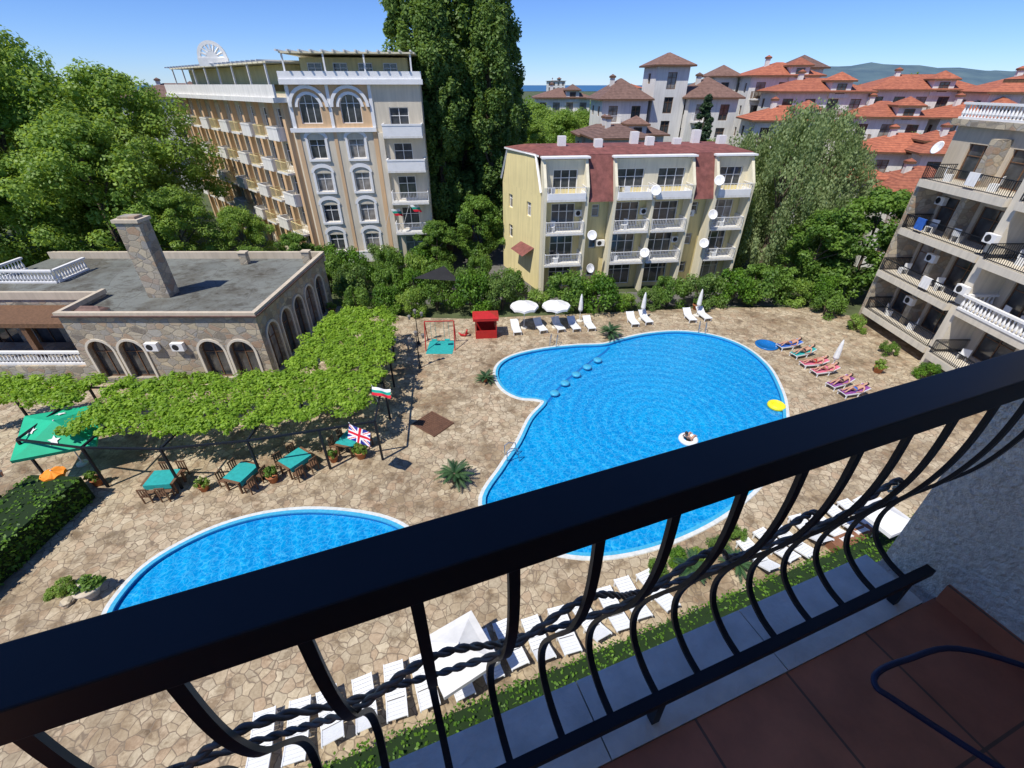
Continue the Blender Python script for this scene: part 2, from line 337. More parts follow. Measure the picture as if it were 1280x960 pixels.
o=thing('pool_divider','curved pale underwater bench wall across the pool','pool wall')
mb=MB()
for i in range(len(arc)-1):
    (x0,y0),(x1,y1)=arc[i],arc[i+1]; d=Vector((x1-x0,y1-y0)).normalized(); n_=Vector((-d.y,d.x))*.09
    mb.poly([(x0-n_.x,y0-n_.y,-.113),(x0+n_.x,y0+n_.y,-.113),(x1+n_.x,y1+n_.y,-.113),(x1-n_.x,y1-n_.y,-.113)])
link('bench_top',mb.mesh('bench_top',[M_mosaic]),o)
mb=MB(); mb.lathe([(.14,-.14),(.14,-.02),(.27,0),(.27,.06),(.22,.09),(0,.09)],n=18)
st=mb.mesh('stool',[M_paleblue],True)
for x,y in [(2.8,24.7),(3.6,25.9),(4.5,27.0),(5.4,28.0),(6.3,29.0)]:
    thing('pool_stool','round pale blue stool standing in the pool','stool',(x,y,0),0,st,'round stools in the pool',scale=(1.15,1.15,1.6))
mb=MB()
for s_ in (-.25,.25): mb.tube([(s_,-.5,.0),(s_,-.5,.75),(s_,-.3,.9),(s_,.1,.8),(s_,.2,-.2)],.025,6)
lad=mb.mesh('ladder',[plain('stainless_steel',(.5,.5,.5),.25,.1,10,metal=.9)])
for x,y,rz in [(.15,18.6,-1.3),(3.2,31.2,2.9),(15.5,33.5,2.8)]:
    thing('pool_ladder','curved stainless steel handrail ladder at the pool edge','ladder',(x,y,0),rz,lad,'steel pool ladders')

# ------------------------------------------------------------------ walls, windows, balconies
def wallmesh(L,z0,z1,ops,mat,reveal=.22,trim=None):
    mb=MB(); xs={0,L}; zs={z0,z1}
    for o_ in ops: xs|={o_[0],o_[1]}; zs|={o_[2],o_[3]}
    xs=sorted(xs); zs=sorted(zs)
    def inside(x,z):
        return any(o_[0]<x<o_[1] and o_[2]<z<o_[3] for o_ in ops)
    for i in range(len(xs)-1):
        for j in range(len(zs)-1):
            if not inside((xs[i]+xs[i+1])/2,(zs[j]+zs[j+1])/2):
                mb.poly([(xs[i],0,zs[j]),(xs[i+1],0,zs[j]),(xs[i+1],0,zs[j+1]),(xs[i],0,zs[j+1])])
    for o_ in ops:
        a,b_,c_,d=o_[:4]; arch=len(o_)>4 and o_[4]
        if not arch: loop=[(a,c_),(b_,c_),(b_,d),(a,d)]
        else:
            R_=(b_-a)/2; cx=(a+b_)/2; sp=d-R_; n=10; pts=[(cx+R_*math.cos(math.pi*k/n),sp+R_*math.sin(math.pi*k/n)) for k in range(n+1)]
            for k in range(n):
                p,q=pts[k],pts[k+1]; mb.poly([(q[0],0,q[1]),(p[0],0,p[1]),(p[0],0,d),(q[0],0,d)])
            loop=[(a,c_),(b_,c_)]+pts
        for k in range(len(loop)):
            p,q=loop[k],loop[(k+1)%len(loop)]
            if abs(p[0]-q[0])+abs(p[1]-q[1])<1e-6: continue
            mb.poly([(p[0],0,p[1]),(q[0],0,q[1]),(q[0],reveal,q[1]),(p[0],reveal,p[1])])
    return mb.mesh('wall',[mat])
WIN={}
def winmesh(w,h,arch=False,mull=1,bars=1,gm=None,fm=None):
    gm=gm or M_glass; fm=fm or M_trim
    k=(round(w,2),round(h,2),arch,mull,bars,gm.name,fm.name)
    if k in WIN: return WIN[k]
    mb=MB(); f=.07
    if arch:
        R_=w/2; n=10; loop=[(-R_,0),(R_,0)]+[(R_*math.cos(math.pi*i/n),h-R_+R_*math.sin(math.pi*i/n)) for i in range(n+1)]
        R2=R_-f; loop2=[(-R2,f),(R2,f)]+[(R2*math.cos(math.pi*i/n),h-R_+R2*math.sin(math.pi*i/n)) for i in range(n+1)]
    else:
        loop=[(-w/2,0),(w/2,0),(w/2,h),(-w/2,h)]; loop2=[(-w/2+f,f),(w/2-f,f),(w/2-f,h-f),(-w/2+f,h-f)]
    mb.poly([(x,0,z) for x,z in loop],0)
    n=len(loop)
    for i in range(n):
        j=(i+1)%n; mb.poly([(loop[i][0],-.05,loop[i][1]),(loop[j][0],-.05,loop[j][1]),(loop2[j][0],-.05,loop2[j][1]),(loop2[i][0],-.05,loop2[i][1])],1)
        mb.poly([(loop2[i][0],-.05,loop2[i][1]),(loop2[j][0],-.05,loop2[j][1]),(loop2[j][0],0,loop2[j][1]),(loop2[i][0],0,loop2[i][1])],1)
    for i in range(mull):
        x=-w/2+w*(i+1)/(mull+1); mb.box(x-.03,x+.03,-.045,-.002,f,h-f-(.02 if not arch else .1),1)
    for i in range(bars):
        z=h*(.68 if bars==1 else (i+1)/(bars+1)); mb.box(-w/2+f,w/2-f,-.042,-.003,z-.025,z+.025,1)
    WIN[k]=mb.mesh('window',[gm,fm]); return WIN[k]
def add_wall(root,O,ang,L,z0,z1,ops,mat,kind='window',reveal=.22,mull=1,bars=1,gms=None,fm=None,name='wall'):
    link(name,wallmesh(L,z0,z1,ops,mat,reveal),root,(O[0],O[1],0),ang)
    c_,s_=math.cos(ang),math.sin(ang)
    for o_ in ops:
        cx=(o_[0]+o_[1])/2; w=o_[1]-o_[0]; h=o_[3]-o_[2]; arch=len(o_)>4 and bool(o_[4])
        d=reveal-.03; x=O[0]+c_*cx-s_*d; y=O[1]+s_*cx+c_*d
        gm=random.choice(gms or [M_glass,M_glass,M_curtain])
        link('door' if h>1.95 else 'window',winmesh(w,h,arch,mull if w>.9 else 0,bars,gm,fm),root,(x,y,o_[2]),ang)
RAIL={}
def railmesh(w,d,style,mat,h=1.0):
    k=(round(w,2),round(d,2),style,mat.name)
    if k in RAIL: return RAIL[k]
    mb=MB()
    def side(x0,y0,x1,y1):
        L=math.hypot(x1-x0,y1-y0); A=math.atan2(y1-y0,x1-x0); M=Matrix.Translation((x0,y0,0))@Matrix.Rotation(A,4,'Z')
        if style=='bars':
            mb.box(0,L,-.03,.03,h-.05,h,0,M); mb.box(0,L,-.02,.02,.08,.12,0,M)
            n=max(2,int(L/.14))
            for i in range(n+1): x=L*i/n; mb.box(x-.012,x+.012,-.012,.012,.12,h-.05,0,M)
        elif style=='solid':
            mb.box(0,L,-.04,.04,.0,h*.85,0,M); mb.box(-.03,L+.03,-.07,.07,h*.85,h,0,M)
        elif style=='half':
            mb.box(0,L,-.05,.05,0,.5,0,M); mb.box(0,L,-.02,.02,h-.04,h,0,M)
            for i in range(int(L/.3)+1): mb.box(i*.3-.012,i*.3+.012,-.012,.012,.5,h-.04,0,M)
        else:
            mb.box(-.05,L+.05,-.12,.12,h-.14,h,0,M); mb.box(0,L,-.10,.10,0,.14,0,M)
            n=max(2,int(L/.26))
            for i in range(n):
                x=L*(i+.5)/n; p=M@Vector((x,0,0)); mb.lathe([(.05,.14),(.05,.2),(.10,.34),(.085,.45),(.04,.62),(.04,.7),(.075,h-.14)],(p.x,p.y,0),6)
    side(0,-d,w,-d)
    if d>.05: side(0,0,0,-d+.05); side(w,-d+.05,w,0)
    RAIL[k]=mb.mesh('railing',[mat]); return RAIL[k]
SLAB={}
def balcony(root,x,y,z,ang,w,d,style='bars',mat=None,slabmat=None,t=.18,h=1.0):
    mat=mat or M_trim; slabmat=slabmat or M_white
    k=(round(w,2),round(d,2),slabmat.name,t)
    if k not in SLAB:
        mb=MB(); mb.box(0,w,-d,-.002,-t,0); SLAB[k]=mb.mesh('balcony',[slabmat])
    o=link('balcony',SLAB[k],root,(x,y,z),ang)
    link('railing',railmesh(w-.1,d-.05,style,mat,h),o,(.05,0,.003)); return o
mb2=MB(); mb2.box(-.4,.4,-.3,-.002,0,.55,0)
mb2.poly([(-.1+.22*math.cos(i*math.pi/6),-.305,.28+.22*math.sin(i*math.pi/6)) for i in range(12)],1)
ACM=mb2.mesh('air_conditioner',[M_trim,M_dark])
def ac(root,x,y,z,ang=0): link('air_conditioner',ACM,root,(x,y,z),ang)
mb=MB(); mb.lathe([(0,0),(.2,.02),(.38,.09),(.45,.14),(.38,.10),(.2,.03),(0,.01)],n=16); mb.tube([(0,0,0),(0,-.1,-.3)],.02); mb.tube([(.0,.3,.08),(0,.1,.42)],.012)
DISH=mb.mesh('satellite_dish',[M_trim],True)
def dish(root,x,y,z,rz=0): link('satellite_dish',DISH,root,(x,y,z),rot=(rad(65),0,rz))
TW={}
def towel_on(x,y,z,rz,mat,w=.8):
    if mat.name not in TW:
        mb=MB()
        for i in range(6):
            a=-.4+i*.8/6; b_=a+.8/6; mb.poly([(a,-.08-.02*(i%2),-.75),(b_,-.08-.02*((i+1)%2),-.75),(b_,-.06,.02),(a,-.06,.02)])
        mb.poly([(-.4,-.06,.02),(.4,-.06,.02),(.4,.06,.02),(-.4,.06,.02)]); mb.poly([(-.4,.06,.02),(.4,.06,.02),(.4,.07,-.4),(-.4,.07,-.4)])
        TW[mat.name]=mb.mesh('towel',[mat])
    thing('towel','coloured towel hung over a balcony railing to dry','towel',(x,y,z),rz,TW[mat.name],'towels drying on balcony railings')
mb=MB(); mb.box(-.25,.25,-.25,.25,.4,.44); mb.box(-.25,.25,.21,.25,.44,.9); mb.box(-.25,-.21,-.25,.2,0,.4); mb.box(.21,.25,-.25,.2,0,.4); BCH=mb.mesh('balcony_chair',[M_plastic])

# ---- yellow building
yo=Vector((2.6,43.4)); ya=rad(7)
B=thing('apartment_building','pale yellow four storey apartment building with dark red roof','building',(yo.x,yo.y,0),ya)
L=19.3;D=8.0;HT=11.7;SH=-2.6
bays=[(0,4.0),(6.3,13.7),(15.7,19.3)]
ops=[]
fl=[0,2.8,5.7,8.6]
doorcols=[(1.0,3.2),(6.8,9.3),(10.6,13.1),(16.4,18.6)]
for z in fl:
    for a,b_ in doorcols: ops.append((a,b_,z+.05,z+2.25))
    for a,b_ in [(4.8,5.5),(14.4,15.1)]:
        if z<8: ops.append((a,b_,z+1.0,z+2.1))
add_wall(B,(0,0),0,L,-.3,9.2,[o_ for o_ in ops if o_[2]<8],M_yel,mull=2)
for a,b_ in bays:
    dd=[(p-a,q-a,8.65,10.8) for p,q in doorcols if a<=p<b_]
    add_wall(B,(a,-.15),0,b_-a,8.45,HT-.1,dd,M_cream,mull=2)
    mb=MB()
    for x in (a,b_-.25):
        mb.box(x,x+.25,-1.5,-.152,-.3,9.55)
    if b_-a>6: mb.box((a+b_)/2-.12,(a+b_)/2+.12,-1.45,-.152,-.3,8.4)
    for x in (a,b_-.25):
        P=[(x,-1.5,9.552),(x,.6,9.552),(x,.6,HT),(x,-.25,HT)]; Q=[(p[0]+.25,p[1],p[2]) for p in P]
        mb.poly(P[::-1]); mb.poly(Q)
        for i in range(4): j=(i+1)%4; mb.poly([P[i],P[j],Q[j],Q[i]])
    link('bay_wall',mb.mesh('bay_wall',[M_cream]),B)
    mb=MB(); mb.box(a-.12,b_+.12,-.65,.3,HT+.002,HT+.14); link('cornice',mb.mesh('cornice',[M_trim]),B)
    for z in fl[1:]:
        if b_-a>6:
            m_=(a+b_)/2
            balcony(B,a+.27,0,z,0,m_-.12-a-.3,1.65,'half' if z>8 else 'bars'); balcony(B,m_+.14,0,z,0,b_-.25-m_-.17,1.65,'half' if z>8 else 'bars')
        else: balcony(B,a+.27,0,z,0,b_-a-.54,1.65,'half' if z>8 else 'bars')
        for q in range(int((b_-a)/3)): link('balcony_chair',BCH,B,(a+1+q*3+random.uniform(-.3,.6),-.8,z+.004),random.random()*6)
sl=math.hypot(SH,D); sa=math.atan2(-D,-SH)
add_wall(B,(SH,D),sa,sl,-.3,8.6,[(1.5,2.4,6.4,7.7),(1.5,2.4,3.4,4.7),(5.6,6.5,6.4,7.7)],M_yel)
add_wall(B,(L,0),math.pi/2,D,-.3,8.6,[(2,3,6.6,7.9),(6,7,3.6,4.9)],M_yel)
mb=MB()
mb.poly([(0,0,8.6),(SH*.15,D*.12,HT),(SH*.85,D*.86,HT),(SH,D,8.6)][::-1],1)
mb.poly([(L,0,8.6),(L,D,8.6),(L,D-1.2,HT),(L,1.0,HT)],1)
mb.poly([(SH,D,-.3),(L,D,-.3),(L,D,8.6),(SH,D,8.6)],1)
for a,b_ in ((4.0,6.3),(13.7,15.7)):
    mb.poly([(a+.004,-1.35,8.3),(b_-.004,-1.35,8.3),(b_-.004,.1,HT+.18),(a+.004,.1,HT+.18)],0); mb.poly([(a+.004,-1.35,8.3),(b_-.004,-1.35,8.3),(b_-.004,0,8.2),(a+.004,0,8.2)],2)
mb.poly([(SH-.15,D+.5,8.9),(L+.15,D+.5,8.9),(L+.15,D-1.2,HT+.05),(SH*.85,D-1.2,HT+.05)],0)
T=[(-.25,.3),(L+.25,.3),(L+.25,D-.9),(SH*.85-.3,D-.9)]
RG=[(1.2,2.6),(L-1.2,2.6),(L-1.2,D-2.6),(SH*.5+.6,D-2.6)]
for i in range(4): j=(i+1)%4; mb.poly([(T[i][0],T[i][1],HT+.2),(T[j][0],T[j][1],HT+.2),(RG[j][0],RG[j][1],HT+.6),(RG[i][0],RG[i][1],HT+.6)],0)
mb.poly([(x,y,HT+.6) for x,y in RG],0)
for i in range(4): j=(i+1)%4; mb.poly([(T[i][0],T[i][1],HT+.05),(T[j][0],T[j][1],HT+.05),(T[j][0],T[j][1],HT+.2),(T[i][0],T[i][1],HT+.2)],2 if i==3 else 0)
for x,y,h in ((2,3,.9),(5.2,2.2,.7),(9.2,4,1.1),(10.2,2.6,.8),(13.1,3.2,.6),(15.3,4,1.2),(17.4,3,.8)): mb.box(x,x+.7,y,y+.6,HT+.4,HT+.5+h,2)
mb.poly([(-1.5,1.0,2.9),(-.3,1.0,3.7),(-1.1,3.8,3.7),(-2.3,3.8,2.9)],0)
mb.tube([(-.08,-.5,9.0),(SH*.15,.9,HT+.1),(SH*.85,D-1.2,HT+.1),(SH-.1,D+.4,8.9)],.13,4,2)
link('roof',mb.mesh('roof',[M_brownroof,M_yel,M_trim]),B)
for x,z in [(4.5,5.5),(9.9,9.2),(15.7,7.0),(15.6,9.9),(15.5,4.4),(4.6,2.4),(9.8,3.7)]: dish(B,x,-1.8,z,random.uniform(-.6,.6))
for x,z in [(3.5,6.9),(9.7,6.9),(13.3,4.2),(5.8,4.1),(14.2,6.6)]: ac(B,x,-.2,z)
# ---- beige building
B=thing('apartment_building','tall beige and peach apartment building with white arched windows','building',(-20.6,49.3,0),rad(7))
L=12.1
cols=[1.8,5.5]; ops=[];zs=[1.9,4.9,7.9,10.9]
for z in zs:
    for cx in cols: ops.append((cx-.75,cx+.75,z,z+1.7))
add_wall(B,(0,0),0,7.6,-.3,13.2,ops,M_beige)
add_wall(B,(0,0),0,7.6,13.2,17.3,[(cx-.95,cx+.95,13.9,16.3,True) for cx in cols],M_orange,mull=2)
add_wall(B,(7.6,0),0,L-7.6,-.3,17.3,[(1.4,3.2,z+.1,z+2.3) for z in [.9,3.9,6.9,9.9,12.9]],M_beige)
mb=MB()
def archtrim(mb,cx,z,w,mi=0,y=-.1):
    n=10;R1=w/2;R2=R1+.25
    for i in range(n):
        a0=math.pi*i/n;a1=math.pi*(i+1)/n
        P=[(cx+R1*math.cos(a0),z+R1*math.sin(a0)*.55),(cx+R2*math.cos(a0),z+R2*math.sin(a0)*.75),(cx+R2*math.cos(a1),z+R2*math.sin(a1)*.75),(cx+R1*math.cos(a1),z+R1*math.sin(a1)*.55)]
        mb.poly([(p[0],y,p[1]) for p in P],mi); mb.poly([(P[1][0],y,P[1][1]),(P[1][0],0,P[1][1]),(P[2][0],0,P[2][1]),(P[2][0],y,P[2][1])],mi)
for cx in cols:
    for z in zs:
        archtrim(mb,cx,z+1.75,1.7); mb.box(cx-1.0,cx+1.0,-.16,-.003,z-.22,z-.02); mb.box(cx-1.0,cx-.78,-.1,-.004,z,z+1.74); mb.box(cx+.78,cx+1.0,-.1,-.004,z,z+1.74)
    n=12
    for i in range(n):
        a0=math.pi*i/n;a1=math.pi*(i+1)/n
        for (r1,r2,yy) in ((1.0,1.25,-.12),(1.5,1.78,-.25)):
            P=[(cx+r*math.cos(a),15.25+r*math.sin(a)*.97) for r,a in ((r1,a0),(r2,a0),(r2,a1),(r1,a1))]
            mb.poly([(p[0],yy,p[1]) for p in P]); mb.poly([(P[1][0],yy,P[1][1]),(P[1][0],0,P[1][1]),(P[2][0],0,P[2][1]),(P[2][0],yy,P[2][1])]); mb.poly([(P[0][0],yy,P[0][1]),(P[0][0],0,P[0][1]),(P[3][0],0,P[3][1]),(P[3][0],yy,P[3][1])])
mb.box(-.3,7.6,-.28,-.003,13.2,13.55); mb.box(-.3,L+.3,-.5,-.004,17.0,17.4); mb.box(-.3,L+.2,-.35,-.002,17.4,18.0)
link('window_surround',mb.mesh('window_surround',[M_trim]),B)
for x0,x1,y0,z0,z1,mt in [(0,.4,-.06,-.3,13.19,M_orange),(3.5,3.8,-.06,-.3,13.19,M_orange),(7.2,7.6,-.06,-.3,13.19,M_orange),(7.7,8.2,-.3,-.3,13.1,M_lite),(-.02,.3,-.1,13.56,17,M_trim),(3.52,3.8,-.1,13.56,17,M_trim),(7.3,7.6,-.1,13.56,17,M_trim)]:
    mb=MB(); mb.box(x0,x1,y0,-.002,z0,z1-.005); link('pilaster',mb.mesh('pilaster',[mt]),B)
for z in [3.9,6.9,9.9,12.9]: balcony(B,8.3,0,z,0,3.7,1.5,'bars' if z<9 else 'solid',M_trim,M_white)
balcony(B,-.1,0,.9,0,7.4,.6,'solid',M_trim)
sang=math.atan2(72-49.3,-43.6-(-20.6))-rad(7)
SL=36.0
O=(SL*math.cos(sang),SL*math.sin(sang))
ops=[]
for z in [.6,3.6,6.6,9.6,12.6]:
    for i in range(10): ops.append((1.2+i*3.5,2.9+i*3.5,z+.35,z+2.5))
A_=sang+math.pi
add_wall(B,O,A_,SL,-.3,16.3,ops,M_beige)
ux,uy=math.cos(A_),math.sin(A_)
for j,z in enumerate([3.6,6.6,9.6,12.6]):
    for i in range(10):
        x=O[0]+ux*(.8+i*3.5); y=O[1]+uy*(.8+i*3.5)
        balcony(B,x,y,z,A_,2.6,1.2,'solid' if (i+j)%2==0 else 'bars',M_white if (i+j)%2==0 else M_yel,M_white)
M=Matrix.Translation((O[0],O[1],0))@Matrix.Rotation(A_,4,'Z')
mb=MB()
mb.box(-.3,SL,-1.3,-.002,15.6,16.0,0,M); mb.box(-.3,SL,-1.1,-.9,16.0,17.0,0,M)
for i in range(0,11): mb.box(.0+i*3.5,.6+i*3.5,-.5,-.003,-.3,15.59,4,M)
BK=[(L,0),(L,14),(O[0]+8,O[1]+6),O,(0,0)]
mb.poly([(x,y,17.0) for x,y in BK],2)
mb.poly([(L,0,-.3),(L,14,-.3),(L,14,17.3),(L,0,17.3)],3)
link('roof_terrace',mb.mesh('roof_terrace',[M_white,M_cream,M_felt,M_beige,M_orange]),B)
mb=MB(); mb.box(1.2,11,2.2,9,17.05,19.1,0); mb.box(.2,11.9,-.3,9.5,19.3,19.42,1)
for i in range(13): mb.box(.1+i*.95,.25+i*.95,-1.0,9.8,19.422,19.55,2)
for x in (.3,3.8,7.3,11.4): mb.box(x,x+.14,-.2,-.06,18.0,19.3,2)
M2=M
mb.box(3,33,1.5,7,16.4,18.6,0,M2); mb.box(2,34,-.4,7.5,18.65,18.78,1,M2)
for i in range(25): mb.box(2.2+i*1.3,2.35+i*1.3,-1.0,7.6,18.782,18.9,2,M2)
for i in range(8): mb.box(2.4+i*4.4,2.55+i*4.4,-.3,-.15,16.4,18.64,2,M2)
link('rooftop_pavilion',mb.mesh('rooftop_pavilion',[M_yel,M_cream,M_trim]),B)
for i in range(4): link('window',winmesh(1.3,1.3),B,(2.5+i*2.3,2.19,17.4))
mb=MB(); n=14
for i in range(n):
    a0=math.pi*i/n;a1=math.pi*(i+1)/n
    for r1,r2 in((1.35,1.75),(.0,.7)):
        for y in (-.1,.1): mb.poly([(r_*math.cos(a),y,r_*math.sin(a)) for r_,a in (((r1,a0),(r2,a0),(r2,a1),(r1,a1)) if r1>0 else ((0,0),(r2,a0),(r2,a1)))])
        mb.poly([(r2*math.cos(a0),-.1,r2*math.sin(a0)),(r2*math.cos(a1),-.1,r2*math.sin(a1)),(r2*math.cos(a1),.1,r2*math.sin(a1)),(r2*math.cos(a0),.1,r2*math.sin(a0))])
for i in range(9):
    a=math.pi*i/8; mb.tube([(.65*math.cos(a),0,.65*math.sin(a)),(1.45*math.cos(a),0,1.45*math.sin(a))],.14,5)
mb.box(-1.8,1.8,-.15,.15,-.9,0)
link('roof_emblem',mb.mesh('roof_emblem',[M_trim]),B,(O[0]*.42-.6,O[1]*.42,19.4),rad(0),scale=.85,label='white half circle arch emblem on the roof edge')
# ---- stone restaurant
B=thing('restaurant_building','low rubble stone restaurant with flat grey roof and arched windows','building',(-28.8,26.5,0),0)
L=12.5;D=12.3;H_=4.7
add_wall(B,(0,0),0,L,-.3,H_,[(c_-.8,c_+.8,.1,2.95,True) for c_ in (1.55,3.6,8.9,10.9)],M_stonewall,mull=1,reveal=.35,fm=M_wood)
add_wall(B,(L,0),math.pi/2,D,-.3,H_,[(c_-.75,c_+.75,.1,3.6,True) for c_ in (1.4,3.6,5.8,8.0,10.2)],M_stonewall,reveal=.35,fm=M_wood)
for ang,cxs,zt,ra in ((0,(1.55,3.6,8.9,10.9),2.95,.8),(math.pi/2,(1.4,3.6,5.8,8.0,10.2),3.6,.75)):
    mb=MB(); n=12
    pts=[(-ra-.1,0,.0),(-ra-.1,0,zt-ra)]+[(-(ra+.1)*math.cos(math.pi*i/n),0,zt-ra+(ra+.1)*math.sin(math.pi*i/n)) for i in range(1,n)]+[(ra+.1,0,zt-ra),(ra+.1,0,0)]
    mb.tube(pts,.11,4,0,True,math.pi/4); am=mb.mesh('arch_trim',[M_lite])
    for cx in cxs: link('arch_trim',am,B,(cx,0,0) if ang==0 else (L,cx,0),ang)
mb=MB(); mb.poly([(0,0,4.45),(L,0,4.45),(L,D,4.45),(-11,D,4.45),(-11,4,4.45),(0,4,4.45)],0)
mb.box(-.1,L+.1,-.12,.18,H_,H_+.3,1); mb.box(L-.18,L+.12,.182,D,H_,H_+.3,1); mb.box(-.1,.18,.182,4,H_,H_+.3,1); mb.box(-11,L+.1,D+.002,D+.3,4.2,5.0,1)
mb.box(-.2,L+.2,-.2,.0-.122,H_+.02,H_+.12,2); mb.box(L+.122,L+.22,0,D,H_+.02,H_+.12,2)
mb.box(-11,-.102,3.9,4.15,4.2,4.75,1)
link('roof',mb.mesh('roof',[M_felt,M_grey,M_tileB]),B)
for nm,P in (('rear_wall',[(0,D,-.3),(-11,D,-.3),(-11,D,4.4),(0,D,4.4)]),('side_wall',[(-11,D,-.3),(-11,4,-.3),(-11,4,4.4),(-11,D,4.4)]),('end_wall',[(0,0,-.3),(0,4,-.3),(0,4,4.7),(0,0,4.7)])):
    mb=MB(); mb.poly(P); link(nm,mb.mesh(nm,[M_stonewall]),B)
add_wall(B,(-11,4),0,11,-.3,4.2,[(1,3,.5,2.6),(4.2,6.2,.5,2.6),(7.4,9.4,.5,2.6)],M_stonewall,fm=M_wood)
mb=MB()
for x in (-10.8,-7.4,-4,-.8): mb.box(x,x+.35,.9,1.25,-.3,3.5)
mb.box(-11,-.1,.8,1.3,3.5,3.8); mb.box(-11,-.1,1.302,3.88,3.62,3.8)
link('veranda',mb.mesh('veranda',[M_wood]),B)
link('balustrade',railmesh(10.4,.01,'stone',M_trim),B,(-10.9,.7,.8)); mb=MB(); mb.box(-11,-.1,.4,3.9,-.3,.79); link('terrace',mb.mesh('terrace',[M_stonewall]),B)
link('balustrade',railmesh(5,3,'stone',M_trim),B,(-10.5,9.5,4.46))
mb=MB(); mb.box(-.75,.75,-.55,.55,0,5.1); mb.box(-.85,.85,-.65,.65,5.1,5.3,1); mb.box(-.55,.55,-.4,.4,5.3,5.45,0)
link('chimney',mb.mesh('chimney',[M_stonewall,M_grey]),B,(4.0,4.2,4.46))
mb=MB(); mb.box(-.3,.3,-.25,.25,0,.9); mb.box(-.36,.36,-.31,.31,.9,1.0,1); cm=mb.mesh('vent',[M_stonewall,M_grey])
for x,y in [(6.5,11),(11.6,11.3)]: link('roof_vent',cm,B,(x,y,4.46))
mb=MB(); mb.hip(.4,2.3,.6,1.4,4.7,.3,0,0); link('roof_tile_strip',mb.mesh('roof_tile_strip',[M_tileB,M_grey]),B)
for x in (5.2,6.9): ac(B,x,0,2.35)
# ---- pale right building
B=thing('apartment_building','pale stone clad apartment building with rows of black railed balconies','building',(31.6,37.0,0),-math.pi/2)
LL=17.5
ops=[]
fz=[1.3,4.6,7.9,11.3]
for z in fz:
    for a in (1.6,4.9): ops.append((a,a+2.3,z+.05,z+2.3))
    for a in (9.6,13.2): ops.append((a,a+2.3,z+.05,z+2.3))
add_wall(B,(0,0),0,LL,-.3,14.6,ops,M_grey,gms=[M_glass,M_glass,M_curtain],fm=M_wood,mull=1)
add_wall(B,(0,14),-math.pi/2,14,-.3,14.6,[(2+i*4,3.3+i*4,z+1,z+2.2) for i in range(3) for z in fz],M_grey)
for i,z in enumerate(fz):
    ext=(0,.25,0,.2)[i]
    balcony(B,1.4,0,z,0,6.9,2.0+ext,'bars' ,M_black,M_lite,.46)
    balcony(B,9.0,0,z-.0,0,7.6,2.4-ext,'stone' if i in(1,) else 'bars',M_trim if i in (1,) else M_black,M_lite,.46)
    for xx in (2.6,5.6,10.4,12.1,14.5): link('balcony_chair',BCH,B,(xx+.4*math.sin(i*3+xx),-1.0,z+.004),i*2+xx)
mb=MB()
for z in fz:
    mb.box(8.35,8.95,-1.9,-.002,z-3.1 if z>2 else -.3,z+.0,0)
    mb.box(4.1,4.6,-1.0,-.002,z+.002,z+2.8,1)
mb.box(8.35,8.95,-1.9,-.002,11.302,14.6,0)
mb.box(-.3,8.6,-.4,3,14.6,15.0,1); mb.box(1.0,1.38,-1.9,-.002,-.3,11.3,1)
link('pier',mb.mesh('pier',[M_lite,M_stonewall]),B)
mb=MB(); mb.box(.2,17.3,.3,14,14.62,14.7,0); mb.box(.5,17,3,13,14.7,17.2,1); mb.hip(.5,17,3,13,17.3,2.2,1,2); link('roof',mb.mesh('roof',[M_felt,M_grey,M_tileR,M_wood]),B)
link('balustrade',railmesh(8.4,.3,'stone',M_trim),B,(0,.1,15.0)); link('balustrade',railmesh(8.0,1.5,'stone',M_trim),B,(9,-.1,14.62))
for x,y,z in [(8.65,-1.95,5.5),(8.65,-1.95,8.8),(1.7,0,9.6),(4.35,-1.0,6.2),(4.35,-1.0,2.9)]: ac(B,x,y,z)
dish(B,.6,-1.2,13.2)
for yy,z,mt,dd in [(31,4.6,M_trim,2.25),(34,7.9,M_blue,2.0),(31.5,11.3,M_trim,2.2),(24,7.9,M_pink,2.4)]: towel_on(31.6-(dd-.04),yy,z+1.0,-math.pi/2,mt)
